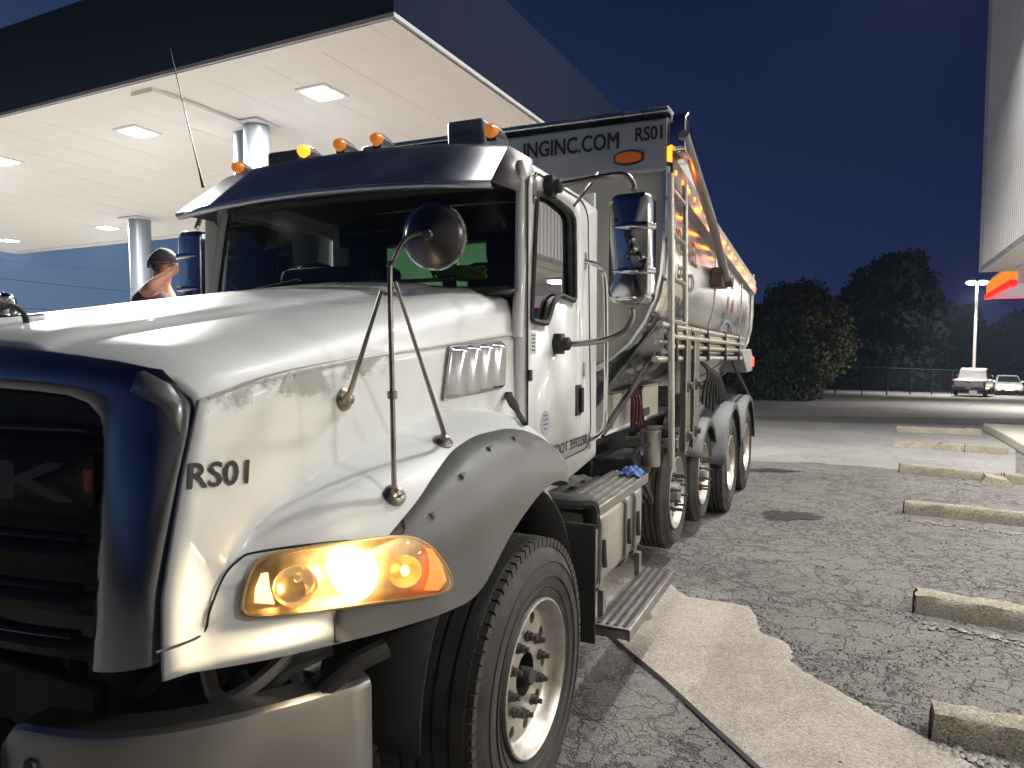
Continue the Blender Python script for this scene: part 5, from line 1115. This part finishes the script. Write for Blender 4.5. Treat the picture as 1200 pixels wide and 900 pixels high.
# ---- lamp post, cars, fence
lb_ = Vector(gnd(1140, 463)); lz = float((np.array(lb_)-_C)@_fw); lt_ = Vector(depth(1143, 331, lz)); 
LP = thing('lamp_post', lb_, 'tall parking lot lamp post with bright white light behind the pickup', 'street lamp')
MB().tube([lb_, Vector((lb_.x, lb_.y, lt_.z))], [.13, .08], 10).build('pole', mat('pole_galvanised', (.42, .38, .36), .45, .4), LP)
mb = MB(); mb.box((lb_.x, lb_.y, lb_.z+.25), (.5, .5, .5)); mb.build('pole_base', CONC, LP)
for s in (1, -1):
    mb = MB(); mb.box((lb_.x+s*.35, lb_.y, lt_.z+.05), (.6, .42, .18)); hd_ = mb.build('lamp_head', BLACK, LP, bevel=.03)
    MB().lathe([(0, .34), (-.12, .27), (-.18, 0)], (lb_.x+s*.38, lb_.y-.05, lt_.z-.04), (0, 0, 1), 16).build('lamp_lens', emis('lot_lamp_lit', (1., .98, .86), 450.), hd_)
pl = bpy.data.lights.new('lot_lamp', 'SPOT'); pl.spot_size = R(125); pl.spot_blend = .6; pl.energy = 8000; pl.color = (1., .97, .88); pl.shadow_soft_size = .3
po = bpy.data.objects.new('lot_lamp', pl); COL.objects.link(po); po.location = Vector((lb_.x-.3, lb_.y-2.6, lt_.z-.45))-wl(LP); po.parent = LP

def extr(profile, x0, x1, taper=None):
    """side profile (y,z) extruded across x, optional inward taper by height"""
    mb = MB(); n = len(profile); a = []; b = []
    for y, z in profile:
        t = taper(z) if taper else 0; a.append((x0+t, y, z)); b.append((x1-t, y, z))
    return mb.add(a+b, [tuple(range(n)), tuple(range(2*n-1, n-1, -1))]+[(i, (i+1) % n, (i+1) % n+n, i+n) for i in range(n)])
CPW = mat('car_white_paint', (.72, .71, .70), .3, coat=.5, var=.04); CGL = mat('car_dark_glass', (.01, .012, .016), .06, spec=.8, rvar=0)
def place(root, loc, rz):
    root.location = Vector(loc); root.rotation_euler = (0, 0, rz)
def car_wheel(par, x, y, r, out):
    mb = MB(); mb.lathe([(-.11, r*.6), (-.12, r*.93), (-.06, r), (.06, r), (.12, r*.93), (.11, r*.6)], (x, y, r), (1, 0, 0), 20, closed=True); t = mb.build('wheel', TYRE, par)
    mb = MB(); mb.lathe([(out*.10, r*.62), (out*.05, r*.5), (out*.07, r*.2), (out*.09, 0)], (x, y, r), (1, 0, 0), 16, closed=True); mb.build('rim', WHEEL, t)
# pickup, seen from behind
PU = thing('pickup_truck', (0, 0, 0), 'white pickup truck parked below the lamp post with tailgate to us', 'pickup truck')
tp = lambda z: .06*max(0, (z-.9))
b = extr([(.05, .5), (.02, 1.05), (.04, 1.13), (2.0, 1.13), (2.02, 1.0), (4.0, 1.0), (5.2, .98), (5.5, .85), (5.55, .45), (4.9, .42), (1.9, .38)], -.98, .98, tp).build('body', CPW, PU, bevel=.05)
extr([(2.02, 1.05), (2.25, 1.78), (2.5, 1.86), (3.6, 1.84), (4.35, 1.05)], -.9, .9, lambda z: .22*max(0, z-1.05)).build('cabin', CPW, PU, bevel=.05)
mb = MB(); mb.grid([[(-.72, 2.07, 1.18), (.72, 2.07, 1.18)], [(-.62, 2.235, 1.70), (.62, 2.235, 1.70)]]); mb.build('rear_window', CGL, PU)
for s in (1, -1):
    mb = MB(); mb.grid([[(s*.885, 2.35, 1.15), (s*.885, 4.05, 1.15)], [(s*.765, 2.5, 1.72), (s*.765, 3.55, 1.72)]]); mb.build('side_window', CGL, PU)
    MB().box((s*.90, .015, .88), (.13, .06, .38)).build('tail_light', mat('tail_light_red', (.30, .03, .03), .2, emit=(1, .05, .03), es=.05), PU, bevel=.02)
    MB().box((s*1.06, 3.7, 1.22), (.2, .12, .2)).build('wing_mirror', BLACK, PU, bevel=.03)
    for y in (1.15, 4.5): car_wheel(PU, s*.86, y, .40, s)
MB().box((0, .012, .86), (1.60, .02, .46)).build('tailgate', CPW, PU, bevel=.02); MB().box((0, -.01, .98), (.22, .02, .06)).build('tailgate_handle', BLACK, PU, bevel=.01)
MB().box((0, -.06, .55), (1.9, .16, .20)).build('rear_bumper', mat('dark_bumper', (.10, .10, .11), .4, .5), PU, bevel=.03); MB().box((0, -.145, .62), (.32, .01, .15)).build('licence_plate', mat('plate_white', (.6, .6, .58), .5), PU)
p = Vector(gnd(1134.5, 465)); place(PU, p, math.atan2(-ray(1134, 465)[0], ray(1134, 465)[1])-.10)
# sedan with its lamps on, facing us
SD = thing('sedan', (0, 0, 0), 'light coloured sedan facing us with both headlights shining', 'car')
extr([(.0, .35), (-.02, .62), (.15, .80), (1.2, .95), (3.6, 1.0), (4.5, .98), (4.65, .6), (4.6, .3)], -.9, .9, lambda z: .10*max(0, z-.6)).build('body', mat('sedan_paint', (.50, .49, .48), .3, .3, coat=.5), SD, bevel=.06)
extr([(1.2, .92), (1.95, 1.40), (2.3, 1.46), (3.3, 1.44), (4.05, .98)], -.82, .82, lambda z: .30*max(0, z-.92)).build('cabin', mat('sedan_paint', (.5, .49, .48)), SD, bevel=.05)
mb = MB(); mb.grid([[(-.74, 1.27, .965), (.74, 1.27, .965)], [(-.61, 1.90, 1.375), (.61, 1.90, 1.375)]]); wsd = mb.build('windscreen', CGL, SD); wsd.location.y -= .03; wsd.location.z += .02
for s in (1, -1):
    MB().lathe([(0, .14), (-.04, .15), (-.07, .11)], (s*.64, -.02, .66), (0, 1, 0), 14).build('headlight', emis('sedan_lamp', (1., .70, .30), 2.2), SD)
    for y in (.85, 3.75): car_wheel(SD, s*.80, y, .32, s)
    MB().box((s*.92, 1.5, 1.0), (.16, .08, .11)).build('wing_mirror', CPW, SD, bevel=.02)
MB().lathe([(0, .07), (-.03, .07)], (-.66, -.03, .44), (0, 1, 0), 12).build('fog_lamp', emis('fog_lamp_lit', (1., .6, .2), 2.), SD)
MB().box((0, -.02, .62), (.75, .04, .12)).build('grille', BLACK, SD, bevel=.02); MB().box((0, -.03, .42), (1.0, .04, .10)).build('lower_intake', BLACK, SD, bevel=.02)
p = Vector(gnd(1182.5, 463.5)); place(SD, p, math.atan2(-ray(1182, 463)[0], ray(1182, 463)[1])+.06)
hl_ = bpy.data.lights.new('sedan_beam', 'AREA'); hl_.size = .5; hl_.energy = 60; hl_.color = (1., .85, .6); ho = bpy.data.objects.new('sedan_beam', hl_); COL.objects.link(ho); ho.parent = SD; ho.location = (0, -.15, .62); ho.rotation_euler = (math.pi/2-.12, 0, 0)
# chain link fence at the end of the lot
fa, fb = Vector(gnd(868, 464)), Vector(gnd(1215, 461.5)); FN = thing('chain_link_fence', (fa+fb)/2, 'dim grey chain link fence along the far end of the lot', 'fence')
L = (fb-fa).length; fd = (fb-fa).normalized(); npst = int(L/3); me = None
for k in range(npst+1):
    c = fa.lerp(fb, k/npst)
    if me is None: o = MB().tube([c, c+Vector((0, 0, 1.9))], .045, 6).build('fence_post', mat('fence_galvanised', (.006, .006, .007), .9, .0), FN); me = o.data; oz = o.location.copy()
    else: o = bpy.data.objects.new('fence_post', me); COL.objects.link(o); o.parent = FN; o.location = oz+(c-fa)
MB().tube([fa+Vector((0, 0, 1.85)), fb+Vector((0, 0, 1.85))], .03, 5).build('top_rail', mat('fence_galvanised', (.3, .3, .31)), FN)
mb = MB(); n = int(L/.16)
for k in range(n):
    for s in (1, -1):
        a = fa+fd*(k*.16); b = a+fd*(s*1.8)+Vector((0, 0, 1.8)); b.z = a.z+1.8; q = Vector((-fd.y, fd.x, 0))*.004; up_ = Vector((0, 0, .006))
        mb.add([a-up_, a+up_, b+up_, b-up_], [(0, 1, 2, 3)])
tag(mb.build('wire_mesh', mat('fence_galvanised', (.3, .3, .31)), FN, fix=False), kind='stuff')

# ---- trees
def tree(name, base, h, wdt, lab, leaf, m, n=7000, trunk_h=.25, group=None, seed=0, squash=1.0, nc=46):
    rg = np.random.default_rng(seed); t_ = thing(name, base, lab, 'tree', group); B = Vector(base)
    mb = MB(); mb.tube(smooth_pts([B-Vector((0, 0, .3)), B+Vector((.1, 0, h*.2)), B+Vector((-.1, .1, h*.45)), B+Vector((.05, 0, h*.75))]), [wdt*.045*(1-.8*k/18) for k in range(19)], 8)
    for k in range(9):
        a = rg.uniform(0, 6.28); z = h*rg.uniform(.22, .6); e = Vector((math.cos(a), math.sin(a), .7))*wdt*rg.uniform(.22, .40); mb.tube([B+Vector((0, 0, z)), B+Vector((0, 0, z))+e*.5+Vector((0, 0, -.1)), B+Vector((0, 0, z))+e], [wdt*.016, wdt*.010, wdt*.003], 5)
    mb.build('trunk', mat('bark', (.07, .055, .042), .9, var=.3, scale=6, bump=.4, bscale=20), t_)
    cz = rg.uniform(trunk_h, .97, nc); prof = np.sin(np.clip((cz-trunk_h*.75)/(1.03-trunk_h*.75), 0, 1)**.75*math.pi)**.6
    ang = rg.uniform(0, 6.28, nc); rad = prof*wdt*.5*np.sqrt(rg.uniform(.12, .92, nc)); cen = np.stack([rad*np.cos(ang), rad*np.sin(ang), cz*h], 1); cr_ = wdt*rg.uniform(.09, .19, nc)
    ci = rg.integers(0, nc, n); d = rg.normal(size=(n, 3)); d /= np.linalg.norm(d, axis=1)[:, None]; p = cen[ci]+d*(cr_[ci]*rg.uniform(.45, 1.12, n)**.7)[:, None]*np.array([1, 1, .8*squash]); p[:, 2] = np.maximum(p[:, 2], .15)
    nrm = d+rg.normal(size=(n, 3))*.6; nrm /= np.linalg.norm(nrm, axis=1)[:, None]; u = np.cross(nrm, rg.normal(size=(n, 3))); u /= np.linalg.norm(u, axis=1)[:, None]; v = np.cross(nrm, u); s_ = (leaf*rg.uniform(.6, 1.4, n))[:, None]
    V = np.stack([p-u*s_, p-v*s_*.55, p+u*s_, p+v*s_*.55], 1).reshape(-1, 3)
    me = bpy.data.meshes.new('crown'); me.from_pydata(V.tolist(), [], np.arange(4*n).reshape(-1, 4).tolist()); me.materials.append(m)
    o = bpy.data.objects.new('crown', me); COL.objects.link(o); o.parent = t_; return t_
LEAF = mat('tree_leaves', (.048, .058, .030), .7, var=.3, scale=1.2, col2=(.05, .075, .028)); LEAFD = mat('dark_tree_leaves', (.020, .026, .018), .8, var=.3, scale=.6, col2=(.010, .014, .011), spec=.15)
def tree_px(px, ytop, ybase, D, wpx, *a, **k):
    b = Vector(depth(px, ybase, D)); b.z = gz(b.y); t = Vector(depth(px, ytop, D)); return tree(a[0], b, t.z-b.z, wpx*D/F, *a[1:], **k)
tree_px(932, 336, 468, 36, 112, 'leafy_tree', 'bushy green tree lit by the lot at the end of the truck', .12, LEAF, n=26000, trunk_h=.03, seed=4, nc=95)
tree_px(886, 352, 468, 38, 70, 'leafy_tree', 'green tree half hidden behind the tail of the truck', .13, LEAF, n=12000, trunk_h=.04, seed=9, nc=70)
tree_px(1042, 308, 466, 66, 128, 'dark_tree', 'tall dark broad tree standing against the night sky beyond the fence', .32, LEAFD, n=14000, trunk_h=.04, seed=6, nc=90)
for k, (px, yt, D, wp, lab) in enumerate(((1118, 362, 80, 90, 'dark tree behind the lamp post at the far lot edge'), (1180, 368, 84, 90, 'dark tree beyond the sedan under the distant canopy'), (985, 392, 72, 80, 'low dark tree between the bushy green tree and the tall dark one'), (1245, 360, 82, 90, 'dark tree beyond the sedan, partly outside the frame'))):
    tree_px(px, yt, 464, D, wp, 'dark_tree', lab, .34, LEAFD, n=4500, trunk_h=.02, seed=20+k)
# far hedge of trees closing the horizon
def mass(name, az0, az1, dist, h, m, n, seed):
    rg = np.random.default_rng(seed); az = rg.uniform(az0, az1, n); r = dist+rg.uniform(-4, 8, n); hh = h*(.72+.18*np.sin(az*37)+.12*np.sin(az*91+1)+.1*np.sin(az*173)); z = hh*rg.uniform(0, 1, n)**.8
    P = np.stack([-np.sin(az)*r, np.cos(az)*r, z+np.array([gz(c) for c in np.cos(az)*r])], 1); d = rg.normal(size=(n, 3)); u = np.cross(d, rg.normal(size=(n, 3))); u /= np.linalg.norm(u, axis=1)[:, None]; v = np.cross(d, u); v /= np.linalg.norm(v, axis=1)[:, None]; s_ = (dist*.0085*rg.uniform(.6, 1.4, n))[:, None]
    V = np.stack([P-u*s_, P-v*s_, P+u*s_, P+v*s_], 1).reshape(-1, 3); mb_ = bpy.data.meshes.new(name); mb_.from_pydata(V.tolist(), [], np.arange(4*n).reshape(-1, 4).tolist()); mb_.materials.append(m); o = bpy.data.objects.new(name, mb_); COL.objects.link(o); tag(o, kind='stuff')
mass('treeline', -.75, .35, 120, 10.5, LEAFD, 9000, 1); mass('treeline', .35, 1.5, 140, 9.5, LEAFD, 9000, 2)
# ---- power lines on the left
def pole(px, D, ztop, lab):
    b = Vector(depth(px, 430, D)); b.z = gz(b.y); t_ = thing('utility_pole', b, lab, 'utility pole', 'wooden poles carrying the power lines')
    MB().tube([b, Vector((b.x, b.y, ztop))], [.16, .11], 8).build('pole_shaft', mat('pole_wood', (.10, .075, .055), .85, var=.3, scale=6), t_); MB().box((b.x, b.y, ztop-.5), (1.8, .1, .12), Matrix.Rotation(.5, 3, 'Z')).build('crossarm', mat('pole_wood', (.1, .075, .055)), t_); return b
zt = depth(0, 300, 60)[2]
q0 = pole(-260, 60, zt+1, 'wooden utility pole beyond the fuel canopy, left of the others'); q1 = pole(430, 60, zt+1, 'wooden utility pole standing beyond the truck cab')
for (ya, yb, sag) in ((325, 340.5, .0), (358, 367, .0), (303, 318, 0)):
    a, b = Vector(depth(0, ya, 60)), Vector(depth(152, yb, 60)); d = b-a; lo, hi = a-d*1.9, a+d*2.9
    MBw = MB().tube([lo.lerp(hi, t)+Vector((0, 0, .9*((2*t-1)**2)-.12)) for t in np.linspace(0, 1, 24)], .022 if ya != 303 else .008, 5)
    tag(MBw.build('power_line', mat('wire_black', (.02, .02, .022), .6)), {325: 'thick dark power line crossing the sky under the canopy, above a lower one', 358: 'lowest dark power line just above the hood ornament', 303: 'faint thin power line closest beneath the canopy edge'}[ya], 'cable', 'power lines across the dusk sky')

# ---- person washing or filming beyond the cab
PD = 5.9
o_ = Vector(depth(192, 310, PD)); fr_ = Vector((_rt[0], _rt[1], 0)).normalized(); lf2 = Vector((-fr_.y, fr_.x, 0)); UPV = Vector((0, 0, 1))
def pw_(f, l, u): return o_+fr_*f+lf2*l+UPV*u      # l<0 is the side towards the truck
head_top = .125; feet = -1.60
PER = thing('person', pw_(0, 0, feet), 'person in a dark red sleeveless shirt and dark cap raising an arm to the face', 'person')
J = {}; E_ = []; RAD = []
V = []
def jv(n, f, l, u, r): J[n] = len(V); V.append(tuple(pw_(f, l, u))); RAD.append(r)
jv('pelvis', -.10, 0, -.72, .150); jv('waist', -.10, 0, -.55, .135); jv('chest', -.09, 0, -.34, .150); jv('upper', -.06, 0, -.235, .115); jv('neck', -.03, 0, -.15, .056); jv('skull0', .0, 0, -.06, .072); jv('skull1', .0, 0, .03, .088); jv('crown_', -.01, 0, .075, .070); jv('chin', .055, 0, -.075, .042); jv('nose', .102, 0, -.012, .012)
jv('shR', -.06, -.17, -.235, .066); jv('elR', .045, -.33, -.215, .050); jv('foR', .07, -.25, -.155, .046); jv('wrR', .13, -.17, -.085, .032); jv('palmR', .165, -.12, -.050, .036)
jv('shL', -.06, .17, -.235, .066); jv('elL', .06, .22, -.46, .047); jv('wrL', .28, .14, -.40, .030); jv('palmL', .35, .12, -.38, .036)
for s, n in ((-1, 'R'), (1, 'L')): jv('hip'+n, -.10, s*.09, -.80, .105); jv('kn'+n, -.06, s*.11, -1.18, .068); jv('an'+n, -.10, s*.12, -1.53, .045); jv('toe'+n, .08, s*.13, -1.57, .038)
ch = ['pelvis waist chest upper neck skull0 skull1 crown_', 'skull0 chin', 'skull1 nose', 'upper shR elR foR wrR palmR', 'upper shL elL wrL palmL', 'pelvis hipR knR anR toeR', 'pelvis hipL knL anL toeL']
for nme, pm, dirv in (('R', 'palmR', (.05, .04, .02)), ('L', 'palmL', (.05, -.01, .01))):
    for k in range(4):
        f, l, u = np.array([.165, -.12, -.050]) if nme == 'R' else np.array([.35, .12, -.38]); a = f"f{nme}{k}a"; b = f"f{nme}{k}b"
        jv(a, f+.045, l+.010, u+.030-.02*k, .010); jv(b, f+.075-.006*abs(k-1), l+.030, u+.028-.021*k, .008); E_ += [(J[pm], J[a]), (J[a], J[b])]
    jv('t'+nme, f+.01, l+.045, u+.045, .011); E_.append((J[pm], J['t'+nme]))
for c in ch:
    q = c.split(); E_ += [(J[a], J[b]) for a, b in zip(q, q[1:])]
me = bpy.data.meshes.new('body'); c0 = wl(PER); me.from_pydata([tuple(Vector(v)-c0) for v in V], E_, []); ob = bpy.data.objects.new('body', me); COL.objects.link(ob); ob.parent = PER
md = ob.modifiers.new('skin', 'SKIN'); 
for i, r in enumerate(RAD): me.skin_vertices[0].data[i].radius = (r, r*(1.0)); me.skin_vertices[0].data[i].use_root = (i == 0)
ob.modifiers.new('sub', 'SUBSURF').render_levels = 2
me.materials.append(mat('skin_warm', (.50, .24, .15), .5, var=.05)); md.use_smooth_shade = True
SH = mat('dark_red_shirt', (.10, .035, .045), .8, var=.2, scale=20); PT = mat('dark_trousers', (.03, .032, .04), .8)
mb = MB(); rows = []
for u, rx, ry in ((-.86, .15, .19), (-.7, .175, .20), (-.5, .165, .19), (-.35, .175, .205), (-.27, .155, .20), (-.20, .10, .13), (-.175, .075, .08)): rows.append([pw_(-.085+rx*math.cos(t), ry*math.sin(t), u) for t in np.linspace(0, 2*math.pi, 25)])
mb.grid(rows); mb.build('shirt', SH, PER)
for s in (1, -1): MB().tube([pw_(-.10, s*.09, -.76), pw_(-.06, s*.11, -1.18), pw_(-.10, s*.12, -1.52)], [.125, .088, .075], 12).build('trouser_leg', PT, PER); MB().box(pw_(.0, s*.125, -1.57), (.13, .28, .09), Matrix.Rotation(math.atan2(fr_.y, fr_.x)-math.pi/2, 3, 'Z')).build('shoe', BLACK, PER, bevel=.03)
mb = MB(); rows = []
for k in range(9):
    a = k/8*math.pi*.56; rows.append([pw_(-.012+(.106*math.sin(a)+.004)*math.cos(t)*1.08, (.098*math.sin(a)+.004)*math.sin(t), .035+.100*math.cos(a)-(.045*max(0, -math.cos(t))+.0)*math.sin(a)) for t in np.linspace(0, 2*math.pi, 25)])
mb.grid(rows); cap = mb.build('cap', mat('cap_navy', (.022, .026, .036), .7, var=.2, scale=30), PER)
for s in (1, -1):
    MB().lathe([(-.015, .036), (.012, .036), (.02, .024), (.022, 0)], pw_(-.015, s*.095, -.03), tuple(lf2*s), 14).build('ear_cover', mat('cap_navy', (.022, .026, .036)), cap)
    MB().tube([pw_(.088, s*.045, .003), pw_(.098, s*.028, .008), pw_(.098, s*.018, .002)], .006, 6).build('eye', BLACK, PER)
MB().tube([pw_(.03, -.10, .0), pw_(.095, -.055, .005), pw_(.112, 0, .0), pw_(.095, .055, .005), pw_(.03, .10, .0)], .004, 6).build('glasses', BLACK, PER)
MB().tube([pw_(.088, .028, -.060), pw_(.096, 0, -.058), pw_(.088, -.028, -.060)], .006, 6).build('mouth', mat('lips', (.3, .10, .08), .5), PER)
MB().box(pw_(.205, -.10, -.030), (.012, .07, .14), Matrix.Rotation(.4, 3, 'X')).build('phone', BLACK, None)
ph = bpy.data.objects['phone']; ph.name = 'phone'; tag(ph, 'small dark phone held up in the hand of the person by the cab', 'phone')
# low work platform the person stands on (behind the truck)
zb_ = gz(o_.y); zt_ = o_.z+feet-.015; WPf = thing('work_platform', (o_.x, o_.y, zb_), 'steel work platform under the person beyond the cab', 'platform')
MB().box((o_.x, o_.y, zt_-.02), (.9, .9, .04)).build('deck', DKSTEEL, WPf, bevel=.005)
for i in (-1, 1):
    for j in (-1, 1): MB().tube([(o_.x+i*.42, o_.y+j*.42, zt_-.02), (o_.x+i*.42, o_.y+j*.42, zb_)], .02, 8).build('leg', DKSTEEL, WPf)

# ---- evening haze over the lot
hz = MB().box((0, 60, 4.5), (560, 420, 26.5)); ho_ = hz.build('haze', [], None); tag(ho_, kind='stuff')
hm_ = bpy.data.materials.new('haze_air'); hm_.use_nodes = True; n = hm_.node_tree; n.nodes.clear(); o_n = n.nodes.new('ShaderNodeOutputMaterial'); pv = n.nodes.new('ShaderNodeVolumePrincipled')
pv.inputs['Density'].default_value = .0006; pv.inputs['Color'].default_value = (.55, .70, 1., 1); pv.inputs['Anisotropy'].default_value = .35; n.links.new(pv.outputs[0], o_n.inputs['Volume']); ho_.data.materials.append(hm_)
